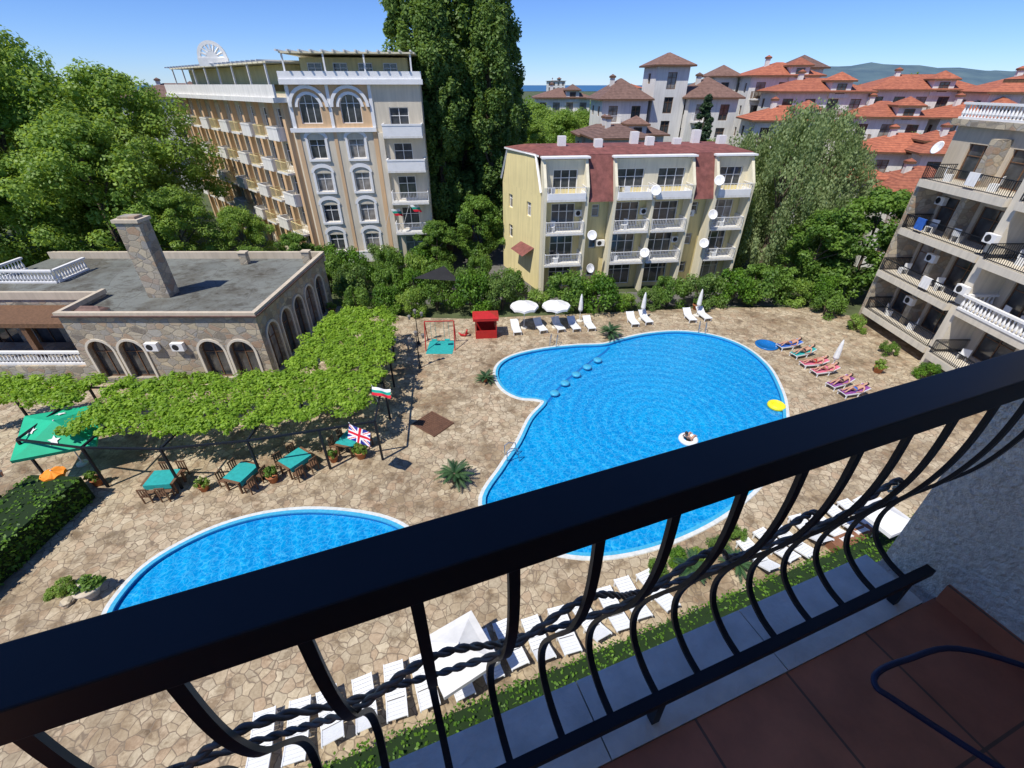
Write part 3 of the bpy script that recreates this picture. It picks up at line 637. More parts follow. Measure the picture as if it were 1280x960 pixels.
# ---- resort houses
def villa(x,y,w,d,h,roof,rz=0,floors=4,wallm=None,rh=1.8,label='white resort house with tiled hip roof',bal=True,z0=-.3,group='resort houses with tiled roofs'):
    B=thing('resort_house',label,'house',(x,y,0),rad(rz),group=group)
    wallm=wallm or M_white; n=max(1,int(w/2.7)); ops=[]; fh=3.1
    for f_ in range(floors):
        zb=h-fh*(f_+1)+.2
        if zb<0: break
        for i in range(n):
            cx=w*(i+.5)/n; ops.append((cx-.7,cx+.7,zb+.1,zb+2.2))
    add_wall(B,(0,0),0,w,z0,h,ops,wallm,fm=M_wood)
    n2=max(1,int(d/3.2)); ops2=[]
    for f_ in range(floors):
        zb=h-fh*(f_+1)+.2
        if zb<0: break
        for i in range(n2): cx=d*(i+.5)/n2; ops2.append((cx-.6,cx+.6,zb+.8,zb+2.1))
    add_wall(B,(0,d),-math.pi/2,d,z0,h,ops2,wallm,fm=M_wood)
    mb=MB(); mb.poly([(w,0,z0),(w,d,z0),(w,d,h),(w,0,h)]); mb.poly([(0,d,z0),(w,d,z0),(w,d,h),(0,d,h)]); link('wall',mb.mesh('wall',[wallm]),B)
    mb=MB(); mb.hip(0,w,0,d,h+.2,rh,.7,0); link('roof',mb.mesh('roof',[roof,M_wood]),B)
    if bal:
        for f_ in range(min(3,floors)):
            zb=h-fh*(f_+1)+.2
            if zb<0: break
            for i in range(0,n):
                if (i+f_)%2==0: cx=w*(i+.5)/n; balcony(B,cx-1.2,0,zb,0,2.4,1.1,'bars',M_wood if roof is M_tileR else M_trim,wallm)
    if w>6:
        mb=MB(); mb.box(-.3,.3,-.3,.3,0,1.6); mb.hip(-.3,.3,-.3,.3,1.75,.3,.15,1); link('chimney',mb.mesh('chimney',[wallm,roof,M_wood]),B,(w*.3,d*.45,h+rh*.5))
    if w>8:
        mb=MB(); mb.box(w*.55,w*.55+2.6,-.35,2.4,h-.6,h+1.3,0); mb.hip(w*.55,w*.55+2.6,-.35,2.4,h+1.5,1.0,.4,1); link('dormer',mb.mesh('dormer',[wallm,roof,M_wood]),B)
        link('window',winmesh(1.2,1.2,False,1,1,M_glass,M_wood),B,(w*.55+1.3,-.36,h-.1))
    return B
LB='white resort house with brown tiled hip roof'; LR='white resort house with red brown tiled hip roof'
villa(13.5,80,7,8,15.0,M_tileB,4,4,rh=2.6,label=LB); villa(21.2,81,5.0,6,19.2,M_tileB,4,5,rh=1.6,label='white square tower with brown pyramid roof',bal=False)
villa(26.5,80,7.5,8,15.2,M_tileB,4,4,rh=2.6,label=LB); villa(10,74,12,5,10.8,M_tileB,4,3,rh=1.2,label=LB)
villa(34,92,4,4,18.0,M_tileB,4,3,rh=1.6,label='white square tower with brown pyramid roof',bal=False); villa(47,92,5,5,19.2,M_tileB,4,3,rh=1.8,label='white square tower with brown pyramid roof',bal=False)
villa(37.5,86,10,9,18.0,M_tileR,-8,4,rh=1.8,label=LR); villa(38,77,12,8,16.0,M_tileR,-8,5,rh=1.6,label=LR); villa(33,71,9,7,12.8,M_tileR,-8,4,rh=1.6,label=LR)
villa(53.5,81,14,9,16.2,M_tileR,-15,5,rh=1.9,label=LR); villa(46.5,72,9,8,13.2,M_tileR,-15,4,rh=1.7,label=LR); villa(57,70,9,8,13.2,M_tileR,-15,4,rh=1.7,label=LR)
villa(62,70,12,9,16.0,M_tileR,-20,5,rh=2.0,label=LR); villa(34.5,55,6.5,6,8.2,M_tileR,-10,2,rh=1.7,label=LR); villa(39,50.5,8,7,7.4,M_tileR,-12,2,rh=2.2,label=LR); villa(47,58,9,8,10.3,M_tileR,-15,3,rh=2.0,label=LR)
villa(5,110,11,9,14.6,M_tileB,0,4,rh=1.6,label=LB); villa(44,62,9,7,10,M_tileR,-12,3,rh=1.8,label=LR); villa(11,67,7,6,11.0,M_tileB,6,3,rh=1.3,label='low white house with brown roof behind the yellow building',bal=False)
villa(26,400,13,12,19,M_tileB,0,5,rh=.3,label='distant white hotel block near the sea',bal=False,group='distant hotels'); villa(-5,300,10,12,14,M_tileR,0,4,rh=2,label='distant white hotel block near the sea',bal=False,group='distant hotels'); villa(60,330,20,12,15,M_tileR,0,4,rh=2,label='distant white hotel block near the sea',bal=False,group='distant hotels')
villa(-66,90,18,12,15,M_tileB,20,4,rh=2,label=LB); villa(-18,120,14,10,14.5,M_tileR,0,4,rh=2,label=LR)
mb=MB(); mb.poly([(-9000,1600,.2),(1300,1600,.2),(2600,4200,.2),(2600,13900,.2),(-9000,13900,.2)]); link('sea',mb.mesh('sea',[M_sea]),kind='structure')
mb=MB(); nx_=60; rows=[]
for j in range(8):
    row=[]
    for i in range(nx_+1):
        x=1150+i*90
        hh=.8*(60+110*math.exp(-((x-2500)/900)**2)+60*math.exp(-((x-4200)/900)**2)+8*math.sin(x*.013)+5*math.sin(x*.041))*min(1,max(0,(x-1150)/900))
        row.append((x,3000+j*220,-.2+hh*math.sin(min(1,j/4)*math.pi/2)*(.9+.1*math.sin(i*.9+j*1.7))))
    rows.append(row)
for j in range(7):
    for i in range(nx_): mb.poly([rows[j][i],rows[j][i+1],rows[j+1][i+1],rows[j+1][i]])
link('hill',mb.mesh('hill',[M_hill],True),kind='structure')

# ------------------------------------------------------------------ own balcony
th=math.atan2(.356,.934)
B=thing('balcony','apartment balcony with terracotta tiled floor and grey stone ledge','balcony',(0,0,0),th)
F=15.55
mb=MB(); mb.box(-3.2,1.66,-1.3,.325,F-.02,F); link('tiled_floor',mb.mesh('tiled_floor',[M_tiles]),B)
mb=MB()
x=-3.2
while x<1.6: mb.box(x,min(x+.6,1.66)-.004,.327,.525,F-.03,F+.004); x+=.6
link('stone_ledge',mb.mesh('stone_ledge',[M_greystone]),B)
mb=MB(); mb.box(-3.2,1.66,-1.3,.50,F-.25,F-.031); link('floor_slab',mb.mesh('floor_slab',[M_stucco]),B)
mb=MB(); mb.box(-14,14,-1.3,.25,-.3,F-.252); link('facade_wall',mb.mesh('facade_wall',[M_stucco]),B)
mb=MB(); mb.box(-2.6,2.2,-1.3,.0,18.15,18.35); link('ceiling_slab',mb.mesh('ceiling_slab',[M_stucco]),B)  # unseen from the camera, kept short so skylight reaches the balcony
mb=MB(); mb.box(1.66,1.9,-1.3,.50,F-.25,18.149); link('partition_wall',mb.mesh('partition_wall',[M_stucco]),B)
mb=MB(); mb.box(-3.2,1.9,-1.6,-1.302,F-.25,18.35); link('rear_wall',mb.mesh('rear_wall',[M_stucco]),B)
mb=MB(); mb.box(1.645,1.659,-1.3,.32,F+.001,F+.08); link('skirting',mb.mesh('skirting',[M_tiles]),B)
R=thing('balcony_railing','black wrought iron railing with bellied bars and twisted scrolls','railing',(0,0,0),th)
mb=MB(); mb.box(-3.2,1.655,.325,.400,16.488,16.54); tr=link('handrail',mb.mesh('handrail',[M_black]),R)
bv=tr.modifiers.new('b','BEVEL'); bv.width=.0025; bv.segments=2
mb=MB(); mb.box(-3.2,1.60,.352,.380,15.662,15.688)
for x in (-2.4,-.9,.55,1.5): mb.box(x-.012,x+.012,.354,.378,15.556,15.661)
link('bottom_rail',mb.mesh('bottom_rail',[M_black]),R)
prof=[(.363,16.49),(.36,16.36),(.37,16.25),(.40,16.13),(.455,16.01),(.50,15.90),(.515,15.81),(.495,15.735),(.435,15.69),(.365,15.675)]
def PR(q):
    q=max(0,min(.9999,q))*(len(prof)-1); i=int(q); f_=q-i
    p=[Vector(prof[max(0,min(len(prof)-1,i+k))]) for k in (-1,0,1,2)]
    w=.5*((2*p[1])+(-p[0]+p[2])*f_+(2*p[0]-5*p[1]+4*p[2]-p[3])*f_*f_+(-p[0]+3*p[1]-3*p[2]+p[3])*f_**3)
    return (w[0],w[1])
mb=MB(); hw=.0085; ht=.0045; sec=[]
for i in range(41):
    p=Vector(PR(i/40)); p0=Vector(PR(max(0,i/40-.01))); p1=Vector(PR(min(1,i/40+.01))); d=(p1-p0).normalized(); nn=Vector((-d.y,d.x))*ht
    sec.append([(-hw,p.x-nn.x,p.y-nn.y),(hw,p.x-nn.x,p.y-nn.y),(hw,p.x+nn.x,p.y+nn.y),(-hw,p.x+nn.x,p.y+nn.y)])
for i in range(40):
    for k in range(4): mb.poly([sec[i][k],sec[i][(k+1)%4],sec[i+1][(k+1)%4],sec[i+1][k]])
bal=mb.mesh('baluster',[M_black])
x=-3.1
while x<1.6: link('baluster',bal,R,(x,0,0)); x+=.135
# continuous twisted band woven in long waves in front of and behind the bars, one wave length per part
mb=MB()
def surf(t_,q,o_=.012):
    a=PR(q); return (t_,a[0]+o_,a[1])
N_=80; W_=.54
for ph in (0,math.pi):
    pts=[]
    for i in range(N_+1):
        x=W_*i/N_; pts.append(surf(x,.35+.115*math.sin(2*math.pi*i/N_+ph),.017+.008*math.cos(2*math.pi*i/N_+ph)))
    for p2 in (0,math.pi):
        P=[(p[0],p[1]+math.cos(i*2*math.pi/8+p2)*.0038,p[2]+math.sin(i*2*math.pi/8+p2)*.0038) for i,p in enumerate(pts)]
        mb.tube(P,.0042,6)
scr=mb.mesh('twisted_band',[M_rope],True)
x=-3.1
while x<1.2: link('twisted_band',scr,R,(x,0,0)); x+=W_
C=thing('folding_chair','dark blue tubular folding chair frame on the balcony tiles','chair',(0,0,0),0)
def smooth(pts,n=6):
    out=[]
    for i in range(len(pts)-1):
        p0=Vector(pts[max(i-1,0)]);p1=Vector(pts[i]);p2=Vector(pts[i+1]);p3=Vector(pts[min(i+2,len(pts)-1)])
        for j in range(n):
            q=j/n; out.append(.5*((2*p1)+(-p0+p2)*q+(2*p0-5*p1+4*p2-p3)*q*q+(-p0+3*p1-3*p2+p3)*q**3))
    out.append(Vector(pts[-1])); return out
zc=15.68
mb=MB(); mb.tube(smooth([(1.68,-.10,zc),(1.35,.20,zc),(1.12,.40,zc),(.985,.53,zc),(.955,.565,zc),(.985,.60,zc),(1.08,.63,zc),(1.25,.66,zc),(1.45,.58,zc),(1.68,.38,zc)]),.008,8)
link('frame_loop',mb.mesh('frame_loop',[M_navy],True),C)
mb=MB(); mb.tube([(1.45,.575,zc),(1.45,.575,F)],.008,8); link('leg',mb.mesh('leg',[M_navy]),C)
mb=MB(); mb.tube([(1.35,.20,zc),(1.35,.20,F)],.008,8); link('leg',mb.mesh('leg',[M_navy]),C)

# ------------------------------------------------------------------ furniture
def lounger(label,group,loc,rz,mat=M_plastic,back=30):
    key='lg%s%d'%(mat.name,back)
    if key not in RAIL:
        s1=MB()
        for i in range(9): s1.box(-.29,.29,-.95+i*.13,-.95+i*.13+.115,.30,.33)
        s1.box(-.33,-.29,-.96,.24,.26,.34); s1.box(.29,.33,-.96,.24,.26,.34)
        for x in (-.31,.31):
            for y in (-.85,.1): s1.box(x-.025,x+.025,y-.03,y+.03,0,.26)
        s2=MB()
        for i in range(5): s2.box(-.29,.29,i*.13,i*.13+.115,0,.03)
        s2.box(-.33,-.29,-.0,.66,-.03,.04); s2.box(.29,.33,-.0,.66,-.03,.04)
        RAIL[key]=(s1.mesh('seat',[mat]),s2.mesh('backrest',[mat]))
    o=thing('sun_lounger',label,'sun lounger',loc,rz,group=group)
    link('seat',RAIL[key][0],o); link('backrest',RAIL[key][1],o,(0,.25,.31),rot=(rad(back),0,0)); return o
for x,y in [(.3,33.9),(2.3,34.2),(3.8,34.4),(5.1,34.5),(6.4,34.6),(10.2,35.4),(11.4,35.8),(15.3,36.2),(16.6,36.5)]:
    lounger('white slatted sun lounger with raised back by the far pool edge','white loungers along the far pool edge',(x,y,0),rad(12)+random.uniform(-.12,.12),back=38)
for i in range(27):
    x=-7.6+i*.95
    if 6.2<x<10.4: continue
    lounger('white slatted sun lounger beside the low hedge','white loungers in a row below the balcony',(x+random.uniform(-.08,.08),8.35+.37*x+random.uniform(-.15,.15),0),th+math.pi+random.uniform(-.12,.12),back=random.choice((14,30,14)))
def umbrella(loc,r,z,mat,label,n=8,closed=False,cat='umbrella',rz=0,tilt=0,logo=False):
    o=thing('sun_umbrella',label,cat,loc,rz)
    mb=MB(); mb.tube([(0,0,0),(0,0,z+.05)],.03,6); link('pole',mb.mesh('pole',[M_trim]),o)
    mb=MB(); mb.lathe([(.28,0),(.28,.08),(.08,.12),(.05,.25)],n=14); link('base',mb.mesh('base',[M_greystone]),o)
    mb=MB()
    if closed: mb.lathe([(.03,.08),(.10,-.2),(.16,-.7),(.2,-1.3),(.13,-1.45),(.05,-1.5)],n=9)
    else:
        k=n*4; A=[]
        for rr,zz,sag in ((.02,0,0),(r*.4,-.22*r*.8,.02),(r*.75,-.42*r*.75,.04),(r,-.5*r*.75,.07),(r*1.0,-.5*r*.75-.18,.07)):
            row=[]
            for i in range(k):
                a=2*math.pi*i/k; c_=abs(math.sin(a*n/2)); R_=rr*(1-.06*c_) if n>4 else rr*(1/ max(abs(math.cos(a)),abs(math.sin(a))))*.88
                row.append((R_*math.cos(a),R_*math.sin(a),zz+(sag*c_ if n>4 else 0)*1.0))
            A.append(row)
        for j in range(len(A)-1):
            for i in range(k): mb.poly([A[j][i],A[j+1][i],A[j+1][(i+1)%k],A[j][(i+1)%k]])
        if logo:
            zf=lambda y:-(.18*r)*(y/(.35*r))*.93+.05
            for q in range(4):
                Mq=Matrix.Rotation(q*math.pi/2,4,'Z'); yc=r*.55
                star=[((.26 if i%2==0 else .12)*math.sin(i*math.pi/5),(.26 if i%2==0 else .12)*math.cos(i*math.pi/5)) for i in range(10)]
                for i in range(10):
                    a_,b_=star[i],star[(i+1)%10]
                    mb.poly([tuple(Mq@Vector(p)) for p in ((0,-yc,zf(yc)),(a_[0],-yc+a_[1],zf(yc-a_[1])),(b_[0],-yc+b_[1],zf(yc-b_[1])))],1)
    link('canopy',mb.mesh('canopy',[mat,M_trim]),o,(0,0,z),rot=(tilt,tilt*.5,0)); return o
umbrella((1.0,34.4,0),1.15,2.4,M_canvas,'open white sun umbrella with scalloped edge beside loungers'); umbrella((3.6,34.5,0),1.15,2.4,M_canvas,'open white sun umbrella with scalloped edge beside loungers')
for x,y in [(5.8,35.7),(11.2,36.1),(16.2,36.8),(22.6,27.6)]: umbrella((x,y,0),1,2.4,M_canvas,'closed white sun umbrella standing by the loungers',closed=True)
umbrella((-1.7,7.5,0),1.1,2.3,M_canvas,'square white parasol above the row of loungers',n=4,rz=th+.2)
umbrella((15.6,12.9,0),.9,2.3,M_canvas,'square white parasol beside the terrace hedge',n=4,rz=th)
umbrella((-23.0,18.1,0),1.8,2.9,M_green,'large green canvas parasol with white marks beside the vine pergola',n=4,rz=.5,tilt=.18,logo=True)
umbrella((-22.0,15.9,0),.5,1.6,M_oran,'small orange canvas parasol beside the hedge')
def hedge(name,label,x0,x1,y0,y1,h,loc,rz,per,size,seed,step=.35):
    cl=[];r=random.Random(seed); x=x0
    while x<=x1:
        y=y0
        while y<=y1:
            z=.2
            while z<=h:
                if x<x0+step or x>x1-step or y<y0+step or y>y1-step or z>h-step: cl.append((x+r.uniform(-.06,.06),y+r.uniform(-.06,.06),min(h,z)+r.uniform(-.05,.05)))
                z+=step
            y+=step
        x+=step
    o=thing(name,label,'hedge',loc,rz)
    link('foliage',leafcloud('foliage',cl,[step*.7]*len(cl),per,size,M_hedge,seed,.8),o)
    mb=MB(); mb.box(x0,x1,y0,y1,-.05,h-.12); link('inner_block',mb.mesh('inner_block',[plain('hedge_core',(.012,.03,.006),1)]),o)  # solid very dark green block filling the hedge behind the leaves
hedge('clipped_hedge','thick square clipped green hedge beside the paved terrace',-1.25,1.25,-4.2,4.2,1.5,(-22.0,11.6,0),rad(-3),28,.16,3)
hedge('clipped_hedge','long low clipped hedge strip below the row of loungers',-12,21,-.5,.55,.75,(0,6.35,0),th,26,.12,4)
o=thing('planter_kerb','brown brick planter edging beside the low hedge','kerb',(0,6.35,0),th); mb=MB(); mb.box(-12.2,15,-.95,-.75,0,.35); mb.box(15.2,17.6,-1.8,1.2,0,.45); link('brick_edge',mb.mesh('brick_edge',[M_brownbrick]),o)
def bush_mesh(seed,n=26,mat=None,leaf=.22,per=170):
    r=random.Random(seed); cl=[];ra=[]
    for i in range(n):
        a=r.random()*6.28; q=r.random(); rr=math.sqrt(r.random())*(1-.45*q); cl.append((rr*math.cos(a),rr*math.sin(a),.15+q*.8)); k=r.uniform(.17,.36); ra.append((k,k,k*.8))
    return leafcloud('foliage',cl,ra,per,leaf,mat or M_fE,seed,.6)
BM=[bush_mesh(1,28,M_fE,.09),bush_mesh(2,28,M_hedge,.09),bush_mesh(3,24,M_fA,.10),bush_mesh(6,30,M_fB,.085)]
mb=MB()
for i in range(5): a=i*1.3; mb.tube([(0,0,-.1),(.15*math.cos(a),.15*math.sin(a),.3),(.4*math.cos(a),.4*math.sin(a),.75)],[.035,.025,.01],5)
BS=mb.mesh('stems',[M_bark])
def bush(x,y,w,h,k,label='rounded green shrub behind the pool terrace',group='shrubs around the pool terrace'):
    o=thing('shrub',label,'shrub',(x,y,-.05),random.uniform(0,6),group=group,scale=(w/2,w/2,h))
    link('foliage',BM[k],o); link('stems',BS,o)
for x,y,w,h,k in [(-13.5,37,3,2.4,0),(-11.2,38,3.2,2.2,1),(-9,37.4,3,2,2),(-6.8,38.6,3.5,2.4,0),(-3.6,38.2,4.2,3.2,1),(-.9,38.8,4,3.1,3),(5,38.6,4.6,3.1,0),(7.8,38.3,4.4,3.0,1),(2.4,38.4,2.6,1.5,2),(10.5,38.8,2.2,1.2,2),(14.2,39,3.4,2.6,0),(17.3,39.4,4.2,2.8,3),(20.4,40,4.2,2.8,1),(23.3,40.2,5.2,3.2,0),(26.2,40,3.4,2.0,2),(12.4,39.0,2.6,1.6,3),(28.6,39.5,3,2.4,1),
    (-15,41,4,3,3),(-12,42,3.4,2.6,0),(-9.4,41.5,3,2.4,1),(-16,45,4,3.2,1),(-12.6,46,3.4,3,0),(-9.6,45,3,2.6,2),(-7,43,3.4,2.6,0),(-14,49,4,2.6,3),(-10,49,4,2.2,1),(-5.2,42,3,2.4,3),(-3.2,44,3,3,0),(0,41.5,3,2.4,1),(-18,43,4,3.4,0),(-19,47,4,3,1),(-22,41,3.6,3.6,0),(-26,41,4,4,3),(-30,40.5,4.4,4,0),(-34,41,4,4.2,1),(-38,41,4,4.4,0),(28.3,34,1.6,1.2,2),(28.2,30,1.4,1.0,0),(28.6,26.6,1.6,1.1,1),(27.6,37,3,2,0)]:
    bush(x,y,w,h,k)
for i in range(9): bush(-6.5+i*1.1 if i<4 else 2+i*1.0,11.2+ (i%3)*.2+.35*(i*1.1-4),1.0,.7,i%4,'small tufty shrub beside the pool coping','small shrubs by the near pool')
def palm_mesh(seed,n=30,L_=1.2):
    r=random.Random(seed); V=[];F_=[];T=[]
    for i in range(n):
        a=i*2.4; el=r.uniform(.1,1.25); L2=L_*r.uniform(.8,1.1)
        pts=[]
        for j in range(8):
            q=j/7; rr=L2*q*math.cos(el*(1-q*.4)); zz=L2*(q*math.sin(el)-.45*q*q); pts.append(Vector((rr*math.cos(a),rr*math.sin(a),zz)))
        sd=Vector((-math.sin(a),math.cos(a),0)); tn=r.random()
        for j in range(7):
            for k in range(2):
                p=pts[j].lerp(pts[j+1],k*.5); d=(pts[j+1]-pts[j]).normalized()
                for s_ in (-1,1):
                    wl=.17*L_*math.sin(math.pi*(.18+.75*(j+k*.5)/7)); n0=len(V); V+=[p-d*.02*L_,p+d*.06*L_,p+sd*s_*wl+d*wl*.6-Vector((0,0,wl*.25))]; F_.append((n0,n0+1,n0+2)); T+=[tn]*3
    me=bpy.data.meshes.new('fronds'); me.from_pydata([tuple(v_) for v_ in V],[],F_); at=me.attributes.new('tone','FLOAT','POINT'); at.data.foreach_set('value',T); me.materials.append(M_fF); return me
PM=palm_mesh(2)
mb=MB(); mb.lathe([(0,.02),(.22,.0),(.30,.42),(.33,.42),(.33,.48),(.27,.48),(.26,.42),(0,.42)],n=14); POT=mb.mesh('pot',[M_terra],True)
mb=MB(); mb.lathe([(.16,0),(.19,.2),(.15,.5),(.17,.62),(0,.66)],n=9); PT=mb.mesh('trunk',[M_bark])
for x,y,s_,pot,l in [(-2.9,16.7,.85,0,'large sago palm growing from the flagstones'),(7.8,32.6,.9,0,'sago palm at the far pool edge'),(-1.8,26.2,.65,1,'small palm in a terracotta pot on the flagstones'),(7.4,11.5,.75,1,'bushy palm in a pot beside the loungers'),(9.4,11.8,.65,1,'bushy palm in a pot beside the loungers')]:
    o=thing('sago_palm',l,'palm',(x,y,0),random.random()*6)
    if pot: link('pot',POT,o,scale=s_); link('fronds',PM,o,(0,0,.45*s_),scale=s_)
    else: link('trunk',PT,o); link('fronds',PM,o,(0,0,.55),scale=s_)
PB=bush_mesh(8,14,M_fE,.22,60); FB=bush_mesh(9,14,M_fA,.22,60)
for i,(x,y,s_) in enumerate([(-15.4,16.2,.8),(-12.2,16.8,.9),(-8.2,18.6,1),(-21,16.6,.9),(25.8,27.4,1),(16.6,38.2,1),(-16.0,37.5,1),(-17.6,25.6,1),(-22,25.8,1),(-9.6,18.3,.8)]):
    o=thing('potted_plant','green plant in a terracotta pot on the flagstones','potted plant',(x,y,0),i,group='potted plants on the terrace',scale=s_)
    link('pot',POT,o); link('foliage',PB if i%2 else FB,o,(0,0,.4),scale=(.45,.45,.6))
o=thing('stone_planter','round stone flower urn with flowering plants on the flagstones','planter',(-16.7,10.6,0),scale=.75); mb=MB(); mb.lathe([(.3,0),(.35,.15),(.25,.25),(.6,.6),(.66,.62),(.6,.7),(0,.66)],n=16); link('bowl',mb.mesh('bowl',[M_grey],True),o); link('foliage',PB,o,(0,0,.55),scale=(.8,.8,.6))
def rock(seed):
    bm=bmesh.new(); bmesh.ops.create_icosphere(bm,subdivisions=2,radius=.25); rr=random.Random(seed)
    for v_ in bm.verts: v_.co*=rr.uniform(.75,1.15); v_.co.z*=.6
    me=bpy.data.meshes.new('rock'); bm.to_mesh(me); bm.free(); me.materials.append(M_stonewall); return me
for i,(x,y) in enumerate([(-17.5,11.1),(-17.4,10.2)]): thing('rock','rough tan boulder beside the stone urn','rock',(x,y,.1),i,rock(i),'boulders beside the stone urn')
bush(-17.9,10.7,1.1,.6,2,'low grassy plant beside the stone urn','plants beside the stone urn')
o=thing('wooden_floor_cover','square brown slatted wooden cover set on the flagstones','floor cover',(-4.75,21.5,0),rad(-38)); mb=MB()
for i in range(12): mb.box(-.95,.95,-.8+i*.14,-.8+i*.14+.11,.03,.06)
mb.box(-.97,-.85,-.8,.86,.0,.029); mb.box(.85,.97,-.8,.86,0,.029); link('slats',mb.mesh('slats',[M_slat]),o)
mb=MB(); mb.box(-.75,.75,-.5,.5,.74,.78,0); mb.box(-.62,.62,-.52,.52,.781,.786,1)
for s_ in (-1,1): mb.box(-.62,.62,s_*.525-.004,s_*.525+.004,.5,.784,1)
TT=mb.mesh('table_top',[M_wood,M_teal]); mb=MB(); mb.box(-.04,.04,-.04,.04,0,.74); TL=mb.mesh('leg',[M_wood])
mb=MB(); mb.box(-.22,.22,-.22,.22,.42,.46); CS=mb.mesh('seat',[M_wood]); mb=MB()
for i in range(4): mb.box(-.2+i*.12,-.14+i*.12,.19,.22,.46,.88)
mb.box(-.22,.22,.185,.225,.881,.95); CB=mb.mesh('backrest',[M_wood]); mb=MB(); mb.box(-.025,.025,-.025,.025,0,.42); CLg=mb.mesh('leg',[M_wood])
def table(x,y,rz):
    o=thing('dining_table','wooden table with teal cloth at the edge of the pergola','table',(x,y,0),rz,group='restaurant tables under the pergola'); link('table_top',TT,o)
    for a in (-.65,.65):
        for b_ in (-.4,.4): link('leg',TL,o,(a,b_,0))
    for a,b_,r_ in ((-.4,-.75,math.pi),(.4,-.75,math.pi),(-.4,.75,0),(.4,.75,0)):
        c_,s_=math.cos(rz),math.sin(rz)
        k=thing('wooden_chair','brown wooden slatted chair beside a restaurant table','chair',(x+c_*a-s_*b_,y+s_*a+c_*b_,0),rz+r_,group='restaurant chairs under the pergola'); link('seat',CS,k); link('backrest',CB,k)
        for p in (-.19,.19):
            for q in (-.19,.19): link('leg',CLg,k,(p,q,0))
for x,y,rz in [(-17.3,16.3,.1),(-13.6,16.7,1.3),(-11.3,17.7,1.0),(-8.9,19.3,1.3)]: table(x,y,rz)
o=thing('pergola','dark metal pergola carrying grape vines beside the restaurant','pergola',(0,0,0))
pm=MB(); pm.box(-.05,.05,-.05,.05,0,2.6); PMs=pm.mesh('post',[M_black])
def beam(x0,y0,x1,y1,z=2.62):
    L_=math.hypot(x1-x0,y1-y0); mb=MB(); mb.box(0,L_,-.04,.04,-.05,.05); link('beam',mb.mesh('beam',[M_black]),o,(x0,y0,z),math.atan2(y1-y0,x1-x0))
for x,y in [(-24,17),(-20.4,16.4),(-16.6,16.3),(-12.8,16.9),(-9.6,17.7),(-7.0,18.4),(-7.4,22),(-7.9,25.5),(-8.6,29),(-9.6,31.5),(-12.5,22),(-16.5,21.5),(-20.5,21.5),(-24,21.5),(-13,26),(-13.3,30),(-28,21)]: link('post',PMs,o,(x,y,0))
for a in [(-24,17,-20.4,16.4),(-20.4,16.4,-16.6,16.3),(-16.6,16.3,-12.8,16.9),(-12.8,16.9,-7,18.4),(-7,18.4,-7.9,25.5),(-7.9,25.5,-9.6,31.5),(-24,17,-24,22),(-20.4,16.4,-20.5,22),(-16.6,16.3,-16.5,22),(-12.8,16.9,-13,30),(-24,21.5,-7.4,22),(-28,21,-24,21.5),(-13,26,-7.9,25.5)]: beam(*a)
r=random.Random(12)
def inpoly(x,y,P):
    c_=False
    for i in range(len(P)):
        x0,y0=P[i];x1,y1=P[i-1]
        if (y0>y)!=(y1>y) and x<(x1-x0)*(y-y0)/(y1-y0)+x0: c_=not c_
    return c_
def edge(P,x,y):
    # ragged outline: distance based thinning with a wavy limit
    m=1e9
    for i in range(len(P)):
        a=Vector(P[i-1]);b_=Vector(P[i]);p=Vector((x,y)); t_=max(0,min(1,(p-a).dot(b_-a)/(b_-a).length_squared)); m=min(m,(p-(a+(b_-a)*t_)).length)
    return m
VP=[[(-22.5,17.0),(-16.6,16.7),(-10.5,18.0),(-7.6,19.0),(-7.0,23.6),(-13,23.4),(-18,22.8),(-23,22.3)],[(-13.9,22.5),(-7.0,23.3),(-7.9,29),(-9.2,32.4),(-13.5,32.4),(-14.2,27)],[(-32,19.6),(-24.6,19.0),(-23,20.0),(-23,22.4),(-31,23)]]
for i,P in enumerate(VP):
    cl=[];ra=[];xs=[p[0] for p in P];ys=[p[1] for p in P]; n=int((max(xs)-min(xs))*(max(ys)-min(ys))*11)
    for k in range(n):
        x=r.uniform(min(xs),max(xs));y=r.uniform(min(ys),max(ys))
        if not inpoly(x,y,P): continue
        if edge(P,x,y)<.45+.35*math.sin(x*3.1)*math.cos(y*2.7): continue
        g_=math.sin(x*2.3+y*.9+math.sin(y*1.9))*math.sin(y*2.2-x*.7+math.sin(x*1.6))
        if g_<-.82: continue
        cl.append((x,y,2.82+r.uniform(-.10,.18))); q=r.uniform(.18,.5); ra.append((q,q,.2))
    link('grape_vine',leafcloud('grape_vine',cl,ra,54,.17,M_fD,50+i,1.1),label='dense bright green grape vine leaves over the pergola',category='grape vine',kind='stuff')
def flag(fn,label,mats,loc,rz,W=1.5,Hh=.9,pole=True,rx=-38):
    o=thing('flag',label,'flag',loc,rz); mb=MB(); nx=60;ny=36
    def P(i,j): u=i/nx;v_=j/ny; return (u*W,.09*math.sin(u*9+v_*2)*u,(v_-1)*Hh-.3*u)
    for i in range(nx):
        for j in range(ny): mb.poly([P(i,j),P(i+1,j),P(i+1,j+1),P(i,j+1)],fn((i+.5)/nx,(j+.5)/ny))
    link('cloth',mb.mesh('cloth',mats),o,rot=(rad(rx),0,0)); mb=MB(); mb.tube([(0,.9,-1.9),(0,-.0,.1)],.02,6); link('pole',mb.mesh('pole',[M_trim]),o)
def uk(u,v):
    x=(u-.5)*2; y=(v-.5)*1.2
    ax,ay=abs(x),abs(y)
    if ax<.11 or ay<.11: return 2
    if ax<.19 or ay<.19: return 1
    d=abs(ay-ax*.6)*.857
    sgn=(ay-ax*.6)*(1 if x*y>0 else -1)
    if 0<sgn*.857<.07 : return 2
    if d<.12: return 1
    return 0
